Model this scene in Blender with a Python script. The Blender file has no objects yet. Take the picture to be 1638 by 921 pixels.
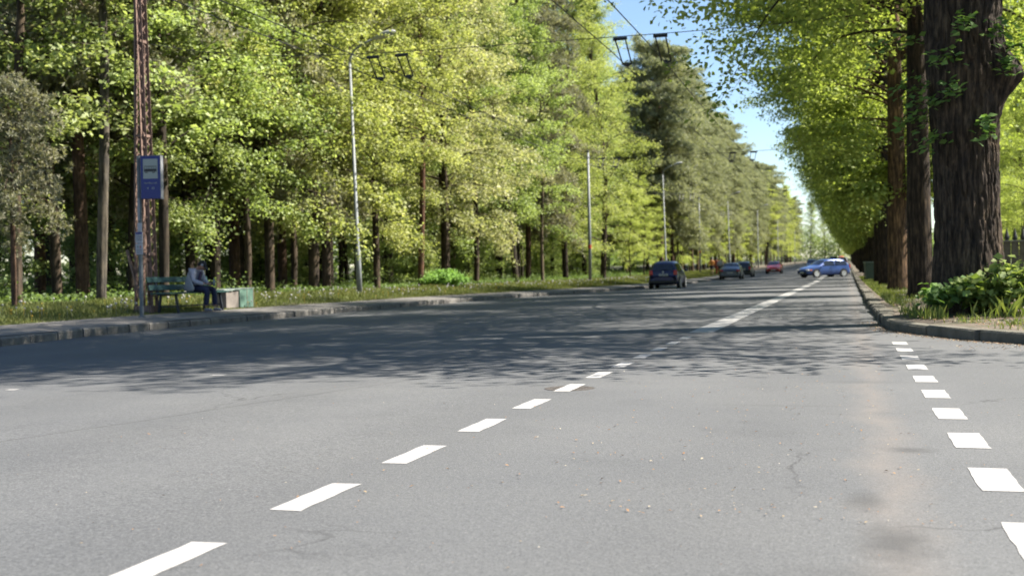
import bpy, bmesh, math, random
import numpy as np
from mathutils import Vector, Matrix
SC = bpy.context.scene
COL = SC.collection
R = math.radians
random.seed(7)

# ------------------------------------------------------------------ camera
PW, PH, FPX, CAMH = 1638.0, 921.0, 1850.0, 0.85
YAW, PITCH, ROLL = R(16.17015), R(-0.68568), R(-1.0)
_f = Vector((-math.sin(YAW) * math.cos(PITCH), math.cos(YAW) * math.cos(PITCH), math.sin(PITCH)))
_r = Vector((math.cos(YAW), math.sin(YAW), 0)); _u = _r.cross(_f)
CR = _r * math.cos(ROLL) + _u * math.sin(ROLL); CU = -_r * math.sin(ROLL) + _u * math.cos(ROLL); CF = _f
cd = bpy.data.cameras.new('camera'); cam = bpy.data.objects.new('camera', cd); COL.objects.link(cam)
cam.matrix_world = Matrix(((CR.x, CU.x, -CF.x, 0), (CR.y, CU.y, -CF.y, 0), (CR.z, CU.z, -CF.z, CAMH), (0, 0, 0, 1)))
cd.sensor_width = 36; cd.lens = FPX / PW * 36; cd.clip_end = 3000; cd.clip_start = 0.05
cd.dof.use_dof = True; cd.dof.focus_distance = 7.0; cd.dof.aperture_fstop = 3.2
SC.camera = cam

# ------------------------------------------------------------------ light
SUN_AZ, SUN_EL = R(23), R(47)          # azimuth from +X towards +Y
wd = bpy.data.worlds.new('World'); SC.world = wd; wd.use_nodes = True
nt = wd.node_tree; sky = nt.nodes.new('ShaderNodeTexSky'); sky.sky_type = 'NISHITA'; sky.sun_disc = False
sky.sun_elevation = SUN_EL; sky.sun_rotation = math.pi / 2 - SUN_AZ
sky.air_density = 1.0; sky.dust_density = 0.2; sky.ozone_density = 2.8
bg = nt.nodes['Background']; bg.inputs['Strength'].default_value = 0.053
nt.links.new(sky.outputs[0], bg.inputs['Color'])
sd = bpy.data.lights.new('sun', 'SUN'); sd.energy = 4.6; sd.angle = R(0.53); sd.color = (1.0, 0.93, 0.82)
sun = bpy.data.objects.new('sun', sd); COL.objects.link(sun)
sdir = Vector((math.cos(SUN_AZ) * math.cos(SUN_EL), math.sin(SUN_AZ) * math.cos(SUN_EL), math.sin(SUN_EL)))
sun.rotation_euler = sdir.to_track_quat('Z', 'Y').to_euler(); sun.location = (30, 10, 40)
SC.view_settings.view_transform = 'Standard'; SC.view_settings.look = 'None'
SC.view_settings.exposure = 1.9; SC.view_settings.gamma = 1.0
SC.view_settings.use_curve_mapping = False
SC.render.engine = 'CYCLES'
c = SC.cycles; c.use_denoising = True; c.max_bounces = 9; c.diffuse_bounces = 5; c.glossy_bounces = 2
c.transmission_bounces = 4; c.transparent_max_bounces = 8; c.caustics_reflective = False; c.caustics_refractive = False
c.sample_clamp_indirect = 6

# ------------------------------------------------------------------ ground heights
def sstep(a, b, x):
    t = np.clip((x - a) / (b - a), 0, 1); return t * t * (3 - 2 * t)
def grade(y): 
    d = np.maximum(np.asarray(y, float) - 70, 0); return 0.0094 * d * d / (d + 25)
def cross(x): return -0.1 * np.clip((-np.asarray(x, float) - 2) / 10, 0, 1)
def road_z(x, y): return float(cross(x) + grade(y))
KL = [(-12.0, -30), (-12.0, 8), (-12.2, 14.5), (-12.6, 17), (-12.85, 20), (-13.0, 28), (-12.95, 38), (-12.8, 43), (-12.2, 49), (-11.5, 55), (-11.1, 65), (-10.7, 80), (-10.6, 130), (-10.6, 460)]
KR = [(16, 11.15), (7, 11.35), (4.2, 11.75), (2.8, 12.45), (1.85, 13.35), (1.4, 14.05), (0.95, 15.2), (0.6, 16.4), (0.48, 18.5), (0.45, 25), (0.45, 40), (0.5, 80), (0.5, 460)]
def kl_x(y): return float(np.interp(y, [p[1] for p in KL], [p[0] for p in KL]))
def pave_w(y): return float(np.interp(y, [0, 20, 38, 46, 60], [1.9, 1.75, 1.65, 1.5, 1.6]))
def verge_z(x, y):
    e = kl_x(y) - pave_w(y)
    return float(grade(y) + 0.10 + 0.16 * sstep(0, 4.5, e - x) + 0.25 * sstep(4, 25, e - x))

def ray(px, py): return (CF * FPX + CR * (px - PW / 2) + CU * (PH / 2 - py))
def at_plane(px, X, z=0.0):
    """road point on the plane x=X seen in column px (near the horizon)"""
    d = ray(px, 430 + (1355 - px) * 0.0175); t = X / d.x; return Vector((X, d.y * t, z))
def pxof(x, y, z=1.0):
    v = Vector((x, y, z - CAMH)); d = v.dot(CF)
    return (PW / 2 + FPX * v.dot(CR) / d, PH / 2 - FPX * v.dot(CU) / d, FPX / d) if d > 0.1 else (-9999, 0, 0)

# ------------------------------------------------------------------ helpers
def tag(o, label=None, cat=None, group=None, kind=None):
    if label: o['label'] = label
    if cat: o['category'] = cat
    if group: o['group'] = group
    if kind: o['kind'] = kind
    return o
def empty(name, loc, rz=0.0):
    o = bpy.data.objects.new(name, None); COL.objects.link(o); o.location = loc; o.rotation_euler = (0, 0, rz)
    o.empty_display_size = 0.2; return o
def copy_tree(o, parent=None):
    n = o.copy(); COL.objects.link(n); n.parent = parent
    for ch in list(o.children): copy_tree(ch, n)
    return n
def link(name, me, parent=None, mat=None, smooth=False):
    o = bpy.data.objects.new(name, me); COL.objects.link(o)
    if parent: o.parent = parent
    if mat: me.materials.append(mat)
    if smooth: me.polygons.foreach_set('use_smooth', [True] * len(me.polygons))
    return o
class MB:
    def __init__(s): s.v = []; s.f = []
    def add(s, vs, fs):
        k = len(s.v); s.v += [tuple(v) for v in vs]; s.f += [tuple(i + k for i in f) for f in fs]; return s
    def box(s, c, d, M=None, taper=1.0):
        x, y, z = d[0] / 2, d[1] / 2, d[2] / 2; vs = []
        for k, (sx, sy, sz) in enumerate([(-1, -1, -1), (1, -1, -1), (1, 1, -1), (-1, 1, -1), (-1, -1, 1), (1, -1, 1), (1, 1, 1), (-1, 1, 1)]):
            q = taper if sz > 0 else 1
            p = Vector((sx * x * q, sy * y * q, sz * z))
            if M: p = M @ p
            vs.append(p + Vector(c))
        return s.add(vs, [(0, 3, 2, 1), (4, 5, 6, 7), (0, 1, 5, 4), (1, 2, 6, 5), (2, 3, 7, 6), (3, 0, 4, 7)])
    def bar(s, a, b, w, h=None):
        a = Vector(a); b = Vector(b); h = h or w; d = b - a
        if d.length < 1e-6: return s
        q = d.to_track_quat('Z', 'Y').to_matrix()
        return s.box((a + b) / 2, (w, h, d.length), q)
    def tube(s, pts, rad, n=8, cap=True):
        pts = [Vector(p) for p in pts]; m = len(pts)
        if not hasattr(rad, '__len__'): rad = [rad] * m
        vs = []; fs = []; up = Vector((0.13, 0.97, 0.2)).normalized()
        for i, p in enumerate(pts):
            d = (pts[min(i + 1, m - 1)] - pts[max(i - 1, 0)]).normalized()
            a = d.cross(up)
            if a.length < 0.1: a = d.cross(Vector((1, 0, 0)))
            a.normalize(); b = d.cross(a)
            for k in range(n):
                t = 2 * math.pi * k / n; vs.append(p + (a * math.cos(t) + b * math.sin(t)) * rad[i])
        for i in range(m - 1):
            for k in range(n):
                k2 = (k + 1) % n; fs.append((i * n + k, i * n + k2, (i + 1) * n + k2, (i + 1) * n + k))
        if cap: fs.append(tuple(range(n))[::-1]); fs.append(tuple((m - 1) * n + k for k in range(n)))
        return s.add(vs, fs)
    def lathe(s, c, prof, n=16, axis='Z', sx=1, sy=1):
        vs = []; fs = []; m = len(prof)
        for r, z in prof:
            for k in range(n):
                t = 2 * math.pi * k / n; p = (r * math.cos(t) * sx, r * math.sin(t) * sy, z)
                if axis == 'X': p = (p[2], p[0], p[1])
                if axis == 'Y': p = (p[0], p[2], p[1])
                vs.append(Vector(p) + Vector(c))
        for i in range(m - 1):
            for k in range(n):
                k2 = (k + 1) % n; fs.append((i * n + k, i * n + k2, (i + 1) * n + k2, (i + 1) * n + k))
        fs.append(tuple(range(n))[::-1]); fs.append(tuple((m - 1) * n + k for k in range(n)))
        return s.add(vs, fs)
    def build(s, name, mat, parent=None, smooth=False, bevel=0, sub=0, label=None):
        me = bpy.data.meshes.new(name); me.from_pydata(s.v, [], s.f); me.update()
        o = link(name, me, parent, mat, smooth)
        if bevel:
            m = o.modifiers.new('b', 'BEVEL'); m.width = bevel; m.segments = 2; m.limit_method = 'ANGLE'; m.angle_limit = R(40)
        if sub:
            m = o.modifiers.new('s', 'SUBSURF'); m.levels = sub; m.render_levels = sub
        if label: o['label'] = label
        return o

# ------------------------------------------------------------------ materials
MATS = {}
def new_mat(name):
    m = bpy.data.materials.new(name); m.use_nodes = True; MATS[name] = m
    return m, m.node_tree.nodes, m.node_tree.links, m.node_tree.nodes['Principled BSDF']
def ramp(N, stops):
    r = N.new('ShaderNodeValToRGB'); e = r.color_ramp.elements
    while len(e) < len(stops): e.new(0.5)
    for i, (p, col) in enumerate(stops): e[i].position = p; e[i].color = (*col, 1) if len(col) == 3 else col
    return r
def noise(N, L, scale, detail=4, co=None, rough=0.6, vec=None):
    n = N.new('ShaderNodeTexNoise'); n.inputs['Scale'].default_value = scale; n.inputs['Detail'].default_value = detail
    n.inputs['Roughness'].default_value = rough
    if co is not None: L.new(co, n.inputs['Vector'])
    return n
def basic(name, col, col2=None, rough=0.7, scale=6, metal=0, bump=0.0, bscale=None, spec=None, coat=0, lo=.35, hi=.65):
    m, N, L, P = new_mat(name)
    k = 0.8; col = tuple(v * k for v in col); col2 = tuple(v * k for v in col2) if col2 else None
    tc = N.new('ShaderNodeTexCoord')
    if col2 is not None:
        n = noise(N, L, scale, 5, tc.outputs['Object']); r = ramp(N, [(lo, col), (hi, col2)])
        L.new(n.outputs['Fac'], r.inputs[0]); L.new(r.outputs[0], P.inputs['Base Color'])
    else: P.inputs['Base Color'].default_value = (*col, 1)
    P.inputs['Roughness'].default_value = rough; P.inputs['Metallic'].default_value = metal
    if spec is not None: P.inputs['Specular IOR Level'].default_value = spec
    if coat: P.inputs['Coat Weight'].default_value = coat; P.inputs['Coat Roughness'].default_value = 0.08
    if bump:
        n2 = noise(N, L, bscale or scale * 3, 6, tc.outputs['Object']); b = N.new('ShaderNodeBump')
        b.inputs['Strength'].default_value = bump; b.inputs['Distance'].default_value = 0.02
        L.new(n2.outputs['Fac'], b.inputs['Height']); L.new(b.outputs[0], P.inputs['Normal'])
    return m

def math_n(N, L, op, a, b=None, c=None, clamp=False):
    n = N.new('ShaderNodeMath'); n.operation = op; n.use_clamp = clamp
    for i, v in enumerate((a, b, c)):
        if v is None: continue
        if isinstance(v, (int, float)): n.inputs[i].default_value = v
        else: L.new(v, n.inputs[i])
    return n.outputs[0]
def mix_c(N, L, fac, a, b, mode='MIX'):
    n = N.new('ShaderNodeMix'); n.data_type = 'RGBA'; n.blend_type = mode
    for i, v in ((0, fac), (6, a), (7, b)):
        if isinstance(v, (int, float)): n.inputs[i].default_value = v
        elif isinstance(v, tuple): n.inputs[i].default_value = (*v, 1)
        else: L.new(v, n.inputs[i])
    return n.outputs[2]

def asphalt_mat():
    m, N, L, P = new_mat('asphalt'); tc = N.new('ShaderNodeTexCoord'); O = tc.outputs['Object']
    sp = N.new('ShaderNodeSeparateXYZ'); L.new(O, sp.inputs[0]); X, Y = sp.outputs[0], sp.outputs[1]
    fine = noise(N, L, 95, 3, O, 0.8); med = noise(N, L, 30, 4, O, 0.75); big = noise(N, L, 0.45, 5, O, 0.6)
    r = ramp(N, [(0.28, (0.045, 0.0475, 0.051)), (0.5, (0.089, 0.0915, 0.0955)), (0.72, (0.140, 0.1435, 0.149))]); L.new(fine.outputs['Fac'], r.inputs[0])
    r2 = ramp(N, [(0.3, (0.82, 0.825, 0.83)), (0.7, (1.16, 1.155, 1.145))]); L.new(med.outputs['Fac'], r2.inputs[0])
    c1 = mix_c(N, L, 1.0, r.outputs[0], r2.outputs[0], 'MULTIPLY')
    r3 = ramp(N, [(0.3, (0.86, 0.87, 0.885)), (0.7, (1.12, 1.11, 1.085))]); L.new(big.outputs['Fac'], r3.inputs[0])
    c2 = mix_c(N, L, 1.0, c1, r3.outputs[0], 'MULTIPLY')
    # bright aggregate chips
    vo = N.new('ShaderNodeTexVoronoi'); vo.inputs['Scale'].default_value = 34; L.new(O, vo.inputs['Vector'])
    chip = math_n(N, L, 'LESS_THAN', vo.outputs['Distance'], 0.085)
    wn = N.new('ShaderNodeTexWhiteNoise'); L.new(vo.outputs['Position'], wn.inputs['Vector'])
    pick = math_n(N, L, 'GREATER_THAN', wn.outputs['Value'], 0.86)
    c3 = mix_c(N, L, math_n(N, L, 'MULTIPLY', chip, pick), c2, (0.21, 0.20, 0.185))
    pick2 = math_n(N, L, 'LESS_THAN', wn.outputs['Value'], 0.14)
    c3 = mix_c(N, L, math_n(N, L, 'MULTIPLY', chip, pick2), c3, (0.03, 0.03, 0.031))
    # tan dust strip worn along the right lane
    wob = noise(N, L, 0.9, 4, O); xw = math_n(N, L, 'ADD', X, math_n(N, L, 'MULTIPLY_ADD', wob.outputs['Fac'], 0.5, -0.25))
    dx = math_n(N, L, 'ABSOLUTE', math_n(N, L, 'SUBTRACT', xw, 0.16))
    strip = math_n(N, L, 'SUBTRACT', 1.0, math_n(N, L, 'DIVIDE', dx, 0.17), clamp=True)
    n2 = noise(N, L, 3.0, 5, O); n3 = noise(N, L, 55, 3, O, .8); stf = math_n(N, L, 'MULTIPLY', strip, math_n(N, L, 'MULTIPLY', math_n(N, L, 'MULTIPLY', n2.outputs['Fac'], n3.outputs['Fac']), 1.5), clamp=True)
    c4 = mix_c(N, L, stf, c3, (0.155, 0.135, 0.12))
    # oil stains and damp-looking spots
    def spot(x, y, rx, ry, amt, col=(0.045, 0.045, 0.046)):
        nonlocal c4
        a = math_n(N, L, 'DIVIDE', math_n(N, L, 'SUBTRACT', X, x), rx); b = math_n(N, L, 'DIVIDE', math_n(N, L, 'SUBTRACT', Y, y), ry)
        d = math_n(N, L, 'SQRT', math_n(N, L, 'ADD', math_n(N, L, 'MULTIPLY', a, a), math_n(N, L, 'MULTIPLY', b, b)))
        dd = math_n(N, L, 'ADD', d, math_n(N, L, 'MULTIPLY_ADD', noise(N, L, 9, 4, O).outputs['Fac'], 1.2, -0.6))
        f = math_n(N, L, 'MULTIPLY', math_n(N, L, 'SUBTRACT', 1.25, dd, clamp=True), amt, clamp=True)
        c4 = mix_c(N, L, f, c4, col)
    spot(0.27, 5.66, 0.12, 0.10, 0.7); spot(0.13, 3.75, 0.12, 0.26, 0.75); spot(0.05, 4.4, 0.08, 0.2, 0.6)
    spot(0.12, 9.0, 0.35, 0.12, 0.3); spot(-0.4, 7.4, 0.5, 0.05, 0.25); spot(0.0, 3.2, 0.2, 0.25, 0.35)
    # an old sealed seam across the left lanes: x = a + b*y
    se = math_n(N, L, 'ABSOLUTE', math_n(N, L, 'SUBTRACT', math_n(N, L, 'ADD', X, math_n(N, L, 'MULTIPLY', wob.outputs['Fac'], 0.16)), math_n(N, L, 'MULTIPLY_ADD', Y, 0.27, -5.86)))
    sf = math_n(N, L, 'SUBTRACT', 1.0, math_n(N, L, 'DIVIDE', se, 0.035), clamp=True)
    c4 = mix_c(N, L, math_n(N, L, 'MULTIPLY', sf, 0.4), c4, (0.035, 0.035, 0.035))
    # hairline cracks and an old patched rectangle
    wv = N.new('ShaderNodeVectorMath'); wv.operation = 'ADD'; L.new(O, wv.inputs[0]); nw = noise(N, L, 2.2, 4, O); sc = N.new('ShaderNodeVectorMath'); sc.operation = 'SCALE'; sc.inputs['Scale'].default_value = .5; L.new(nw.outputs['Color'], sc.inputs[0]); L.new(sc.outputs[0], wv.inputs[1])
    vc = N.new('ShaderNodeTexVoronoi'); vc.feature = 'DISTANCE_TO_EDGE'; vc.inputs['Scale'].default_value = .42; L.new(wv.outputs[0], vc.inputs['Vector'])
    cr_ = math_n(N, L, 'SUBTRACT', 1.0, math_n(N, L, 'DIVIDE', vc.outputs['Distance'], .006), clamp=True)
    gate = ramp(N, [(.52, (0, 0, 0)), (.6, (1, 1, 1))]); L.new(noise(N, L, .35, 2, O).outputs['Fac'], gate.inputs[0])
    c4 = mix_c(N, L, math_n(N, L, 'MULTIPLY', math_n(N, L, 'MULTIPLY', cr_, gate.outputs[0]), .65), c4, (0.02, 0.02, 0.021))
    px_ = math_n(N, L, 'COMPARE', X, 3.4, 1.7); py_ = math_n(N, L, 'COMPARE', Y, 8.6, 1.3); c4 = mix_c(N, L, math_n(N, L, 'MULTIPLY', math_n(N, L, 'MULTIPLY', px_, py_), .16), c4, (0.05, 0.05, 0.052))
    st2 = ramp(N, [(.55, (1, 1, 1)), (.75, (.72, .72, .73))]); L.new(noise(N, L, 1.1, 6, O, .7).outputs['Fac'], st2.inputs[0]); c4 = mix_c(N, L, .6, c4, mix_c(N, L, 1.0, c4, st2.outputs[0], 'MULTIPLY'))
    # wheel tracks, lighter and polished
    w = math_n(N, L, 'SINE', math_n(N, L, 'MULTIPLY', X, 3.6)); wf = math_n(N, L, 'MULTIPLY_ADD', w, 0.04, 1.0)
    cc = N.new('ShaderNodeVectorMath'); cc.operation = 'SCALE'; L.new(c4, cc.inputs[0]); L.new(wf, cc.inputs['Scale'])
    L.new(cc.outputs[0], P.inputs['Base Color']); P.inputs['Roughness'].default_value = 0.82; P.inputs['Specular IOR Level'].default_value = 0.35
    b = N.new('ShaderNodeBump'); b.inputs['Strength'].default_value = 0.55; b.inputs['Distance'].default_value = 0.004
    L.new(med.outputs['Fac'], b.inputs['Height']); b2 = N.new('ShaderNodeBump'); b2.inputs['Strength'].default_value = 0.6; b2.inputs['Distance'].default_value = 0.003
    L.new(fine.outputs['Fac'], b2.inputs['Height']); L.new(b.outputs[0], b2.inputs['Normal']); L.new(b2.outputs[0], P.inputs['Normal'])
    return m
M_ASPH = asphalt_mat()

def paint_mat():
    m, N, L, P = new_mat('road_paint'); tc = N.new('ShaderNodeTexCoord'); O = tc.outputs['Object']
    a = noise(N, L, 60, 4, O, 0.75); r = ramp(N, [(0.30, (0.12, 0.118, 0.115)), (0.40, (0.31, 0.303, 0.295)), (0.7, (0.37, 0.362, 0.352))]); L.new(a.outputs['Fac'], r.inputs[0])
    g_ = ramp(N, [(.35, (.9, .9, .91)), (.65, (1, 1, 1))]); L.new(noise(N, L, 4, 6, O, .7).outputs['Fac'], g_.inputs[0]); L.new(mix_c(N, L, 1.0, r.outputs[0], g_.outputs[0], 'MULTIPLY'), P.inputs['Base Color']); P.inputs['Roughness'].default_value = 0.75
    b = N.new('ShaderNodeBump'); b.inputs['Strength'].default_value = 0.3; b.inputs['Distance'].default_value = 0.003; L.new(a.outputs['Fac'], b.inputs['Height']); L.new(b.outputs[0], P.inputs['Normal'])
    return m
M_PAINT = paint_mat()

def leaf_mat(name, dark, mid, light, transl=0.47):
    """colour comes from the per-leaf tint and the tree's own object colour"""
    m, N, L, P = new_mat(name); N.remove(P)
    at = N.new('ShaderNodeAttribute'); at.attribute_name = 'tint'; oi = N.new('ShaderNodeObjectInfo')
    r = ramp(N, [(0.0, dark), (0.5, mid), (1.0, light)]); L.new(at.outputs['Fac'], r.inputs[0])
    colr = mix_c(N, L, 1.0, r.outputs[0], oi.outputs['Color'], 'MULTIPLY')
    d = N.new('ShaderNodeBsdfDiffuse'); t = N.new('ShaderNodeBsdfTranslucent'); g = N.new('ShaderNodeBsdfGlossy'); g.inputs['Roughness'].default_value = 0.6
    L.new(colr, d.inputs[0])
    tcol = mix_c(N, L, 1.0, colr, (1.15, 1.2, 0.62), 'MULTIPLY'); L.new(tcol, t.inputs[0])
    g.inputs[0].default_value = (0.9, 0.95, 0.9, 1)
    mx = N.new('ShaderNodeMixShader'); mx.inputs[0].default_value = transl; L.new(d.outputs[0], mx.inputs[1]); L.new(t.outputs[0], mx.inputs[2])
    m2 = N.new('ShaderNodeMixShader'); m2.inputs[0].default_value = 0.02; L.new(mx.outputs[0], m2.inputs[1]); L.new(g.outputs[0], m2.inputs[2])
    L.new(m2.outputs[0], N['Material Output'].inputs['Surface']); return m
M_LEAF = leaf_mat('leaves', (0.10, 0.14, 0.045), (0.275, 0.325, 0.125), (0.50, 0.54, 0.28))
M_NEEDLE = leaf_mat('needles', (0.12, 0.132, 0.09), (0.245, 0.258, 0.18), (0.41, 0.41, 0.30), 0.4)
M_GRASS = leaf_mat('grass_blades', (0.06, 0.085, 0.025), (0.12, 0.15, 0.045), (0.22, 0.22, 0.09), 0.3)

def bark_mat(name, a, b, c3, vs=7.0, zs=0.9, bump=0.8, dist=0.03):
    m, N, L, P = new_mat(name); tc = N.new('ShaderNodeTexCoord'); mp = N.new('ShaderNodeMapping')
    mp.inputs['Scale'].default_value = (vs, vs, zs); L.new(tc.outputs['Object'], mp.inputs['Vector'])
    n = noise(N, L, 1.6, 7, mp.outputs[0], 0.65); n2 = noise(N, L, 2.2, 4, tc.outputs['Object'])
    r = ramp(N, [(0.33, a), (0.5, b), (0.68, c3)]); L.new(n.outputs['Fac'], r.inputs[0])
    r2 = ramp(N, [(0.35, (0.7, 0.7, 0.72)), (0.65, (1.2, 1.15, 1.0))]); L.new(n2.outputs['Fac'], r2.inputs[0])
    oi = N.new('ShaderNodeObjectInfo'); cc = mix_c(N, L, 1.0, r.outputs[0], r2.outputs[0], 'MULTIPLY'); cc = mix_c(N, L, 1.0, cc, oi.outputs['Color'], 'MULTIPLY')
    L.new(cc, P.inputs['Base Color']); P.inputs['Roughness'].default_value = 0.93; P.inputs['Specular IOR Level'].default_value = 0.2
    bb = N.new('ShaderNodeBump'); bb.inputs['Strength'].default_value = bump; bb.inputs['Distance'].default_value = dist
    L.new(n.outputs['Fac'], bb.inputs['Height']); L.new(bb.outputs[0], P.inputs['Normal']); return m
M_BARK = bark_mat('bark', (0.0112, 0.0096, 0.0076), (0.0400, 0.0320, 0.0248), (0.0880, 0.0704, 0.0544))
M_BARKP = bark_mat('pine_bark', (0.0240, 0.0160, 0.0112), (0.0720, 0.0448, 0.0320), (0.1280, 0.0840, 0.0624), 9, 2)
M_BARKL = bark_mat('linden_bark', (0.0072, 0.0060, 0.0052), (0.0272, 0.0216, 0.0176), (0.0760, 0.0592, 0.0448), 11, 1.6, 1.0, 0.04)

M_SOIL = basic('forest_soil', (0.055, 0.042, 0.028), (0.06, 0.075, 0.025), 0.95, 0.7, bump=0.6, bscale=14)
def verge_mat():
    m, N, L, P = new_mat('verge_soil'); tc = N.new('ShaderNodeTexCoord'); O = tc.outputs['Object']
    n = noise(N, L, 1.4, 6, O); n2 = noise(N, L, 30, 4, O)
    r = ramp(N, [(0.38, (0.05, 0.057, 0.02)), (0.5, (0.105, 0.08, 0.06)), (0.66, (0.165, 0.13, 0.10))]); L.new(n.outputs['Fac'], r.inputs[0])
    r2 = ramp(N, [(0.3, (0.7, 0.7, 0.7)), (0.7, (1.2, 1.2, 1.2))]); L.new(n2.outputs['Fac'], r2.inputs[0])
    L.new(mix_c(N, L, 1.0, r.outputs[0], r2.outputs[0], 'MULTIPLY'), P.inputs['Base Color']); P.inputs['Roughness'].default_value = 0.95
    b = N.new('ShaderNodeBump'); b.inputs['Strength'].default_value = 0.7; b.inputs['Distance'].default_value = 0.02; L.new(n2.outputs['Fac'], b.inputs['Height']); L.new(b.outputs[0], P.inputs['Normal'])
    return m
M_VERGE = verge_mat()
M_PAVE = basic('pavement_asphalt', (0.13, 0.122, 0.115), (0.19, 0.178, 0.165), 0.9, 2.5, bump=0.4, bscale=60)
M_KERB = basic('kerb_stone', (0.095, 0.09, 0.083), (0.19, 0.178, 0.16), 0.9, 5, bump=0.6, bscale=25)
M_KERBR = basic('mossy_kerb_stone', (0.085, 0.078, 0.06), (0.17, 0.155, 0.12), 0.92, 4, bump=0.8, bscale=22)
M_RUST = basic('rust_red_paint', (0.15, 0.09, 0.068), (0.25, 0.165, 0.13), 0.75, 7, bump=0.2)
M_GALV = basic('galvanised_steel', (0.17, 0.19, 0.20), (0.25, 0.27, 0.28), 0.6, 8)
M_POLEGREY = basic('grey_painted_steel', (0.09, 0.11, 0.125), (0.14, 0.16, 0.175), 0.6, 5)
M_LAMP = basic('lamp_housing', (0.34, 0.35, 0.34), (0.4, 0.41, 0.4), 0.4, 5)
M_LAMPG = basic('lamp_glass', (0.35, 0.34, 0.26), None, 0.15)
M_BLACK = basic('dark_rubber', (0.02, 0.02, 0.022), None, 0.7)
M_WIRE = basic('dark_wire', (0.03, 0.03, 0.032), None, 0.6)
M_SIGNB = basic('sign_blue', (0.003, 0.014, 0.17), (0.004, 0.018, 0.20), 0.4, 4)
M_SIGNW = basic('sign_white', (0.36, 0.39, 0.36), None, 0.5)
M_SIGNK = basic('sign_black', (0.015, 0.015, 0.018), None, 0.5)
M_SILV = basic('aluminium_edge', (0.26, 0.27, 0.29), (0.31, 0.32, 0.34), 0.6, 5)
M_PLATE = basic('white_plate', (0.42, 0.42, 0.46), None, 0.5)
M_BENCH = basic('green_bench_paint', (0.010, 0.046, 0.045), (0.02, 0.075, 0.065), 0.5, 9)
M_IRON = basic('bench_iron', (0.018, 0.022, 0.03), None, 0.5, metal=0.4)
M_CONC = basic('bin_concrete', (0.16, 0.14, 0.125), (0.23, 0.205, 0.18), 0.9, 6, bump=0.3, bscale=50)
M_GBOX = basic('pale_green_metal', (0.075, 0.15, 0.115), (0.12, 0.21, 0.165), 0.6, 6)
M_LID = basic('lid_grey_green', (0.19, 0.24, 0.215), (0.26, 0.30, 0.275), 0.6, 5)
M_BINGREEN = basic('bin_plastic', (0.03, 0.07, 0.05), (0.045, 0.09, 0.065), 0.45, 3)
M_BINLID = basic('bin_lid_plastic', (0.14, 0.20, 0.17), None, 0.4)
M_GLASS = basic('car_glass', (0.012, 0.015, 0.022), None, 0.08, spec=0.8)
M_RIM = basic('alloy', (0.62, 0.63, 0.65), None, 0.35, metal=0.35)
M_TYRE = basic('tyre_rubber', (0.02, 0.02, 0.021), None, 0.8)
M_RED = basic('red_lens', (0.55, 0.02, 0.02), None, 0.2)
M_CLEAR = basic('clear_lens', (0.75, 0.76, 0.78), None, 0.12)
M_AMBER = basic('amber_lens', (0.8, 0.25, 0.06), None, 0.2)
M_CARP = basic('number_plate', (0.6, 0.62, 0.66), None, 0.4)
M_DARKP = basic('black_plastic', (0.025, 0.025, 0.028), None, 0.6)
def carpaint(name, col, metal=0.3): return basic(name, col, None, 0.32, metal=metal, coat=0.35)
M_SKIN = basic('skin', (0.42, 0.23, 0.16), (0.48, 0.27, 0.19), 0.55, 20)
M_JACK = basic('grey_jacket', (0.32, 0.32, 0.40), (0.44, 0.44, 0.52), 0.85, 9, bump=0.5, bscale=30)
M_NAVY = basic('navy_trousers', (0.012, 0.015, 0.045), (0.02, 0.026, 0.07), 0.85, 10)
M_CAP = basic('black_cap', (0.012, 0.012, 0.016), None, 0.8)
M_SHIRT = basic('purple_shirt', (0.07, 0.045, 0.10), None, 0.85)
M_SHOE = basic('grey_shoe', (0.22, 0.22, 0.26), None, 0.7)
M_WHITE = basic('white_cloth', (0.45, 0.44, 0.43), None, 0.8)
M_ORANGE = basic('orange_jacket', (0.6, 0.22, 0.04), (0.65, 0.26, 0.05), 0.8, 8)
M_REDC = basic('red_cloth', (0.4, 0.06, 0.04), None, 0.8)
M_DENIM = basic('black_cloth', (0.02, 0.02, 0.025), None, 0.85)
M_YEL = basic('yellow_paint', (0.42, 0.30, 0.10), (0.38, 0.28, 0.12), 0.8, 5)
M_FLW = basic('seed_head', (0.36, 0.36, 0.33), None, 0.9)
M_FLY = basic('yellow_petal', (0.5, 0.32, 0.02), None, 0.8)
M_IRONCOVER = basic('cast_iron_rusty', (0.055, 0.045, 0.04), (0.13, 0.115, 0.105), 0.7, 25, metal=0.3, bump=0.6, bscale=60)
M_FENCE = basic('weathered_boards', (0.09, 0.08, 0.055), (0.15, 0.135, 0.10), 0.85, 5)
M_RAIL = basic('pale_rail', (0.22, 0.22, 0.2), None, 0.7)
def debris_mat():
    m, N, L, P = new_mat('dry_leaf_litter'); at = N.new('ShaderNodeAttribute'); at.attribute_name = 'tint'
    r = ramp(N, [(0, (0.18, 0.09, 0.04)), (0.45, (0.26, 0.15, 0.07)), (0.8, (0.28, 0.22, 0.13)), (1, (0.4, 0.37, 0.3))]); L.new(at.outputs['Fac'], r.inputs[0]); L.new(r.outputs[0], P.inputs['Base Color']); P.inputs['Roughness'].default_value = 0.8; return m
M_DEBRIS = debris_mat()
def bag_mat():
    m, N, L, P = new_mat('white_plastic_film'); N.remove(P); d = N.new('ShaderNodeBsdfDiffuse'); t = N.new('ShaderNodeBsdfTranslucent')
    d.inputs[0].default_value = (0.36, 0.37, 0.39, 1); t.inputs[0].default_value = (0.36, 0.37, 0.39, 1); x = N.new('ShaderNodeMixShader'); x.inputs[0].default_value = 0.4
    L.new(d.outputs[0], x.inputs[1]); L.new(t.outputs[0], x.inputs[2]); L.new(x.outputs[0], N['Material Output'].inputs['Surface']); return m
M_BAG = bag_mat()

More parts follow.
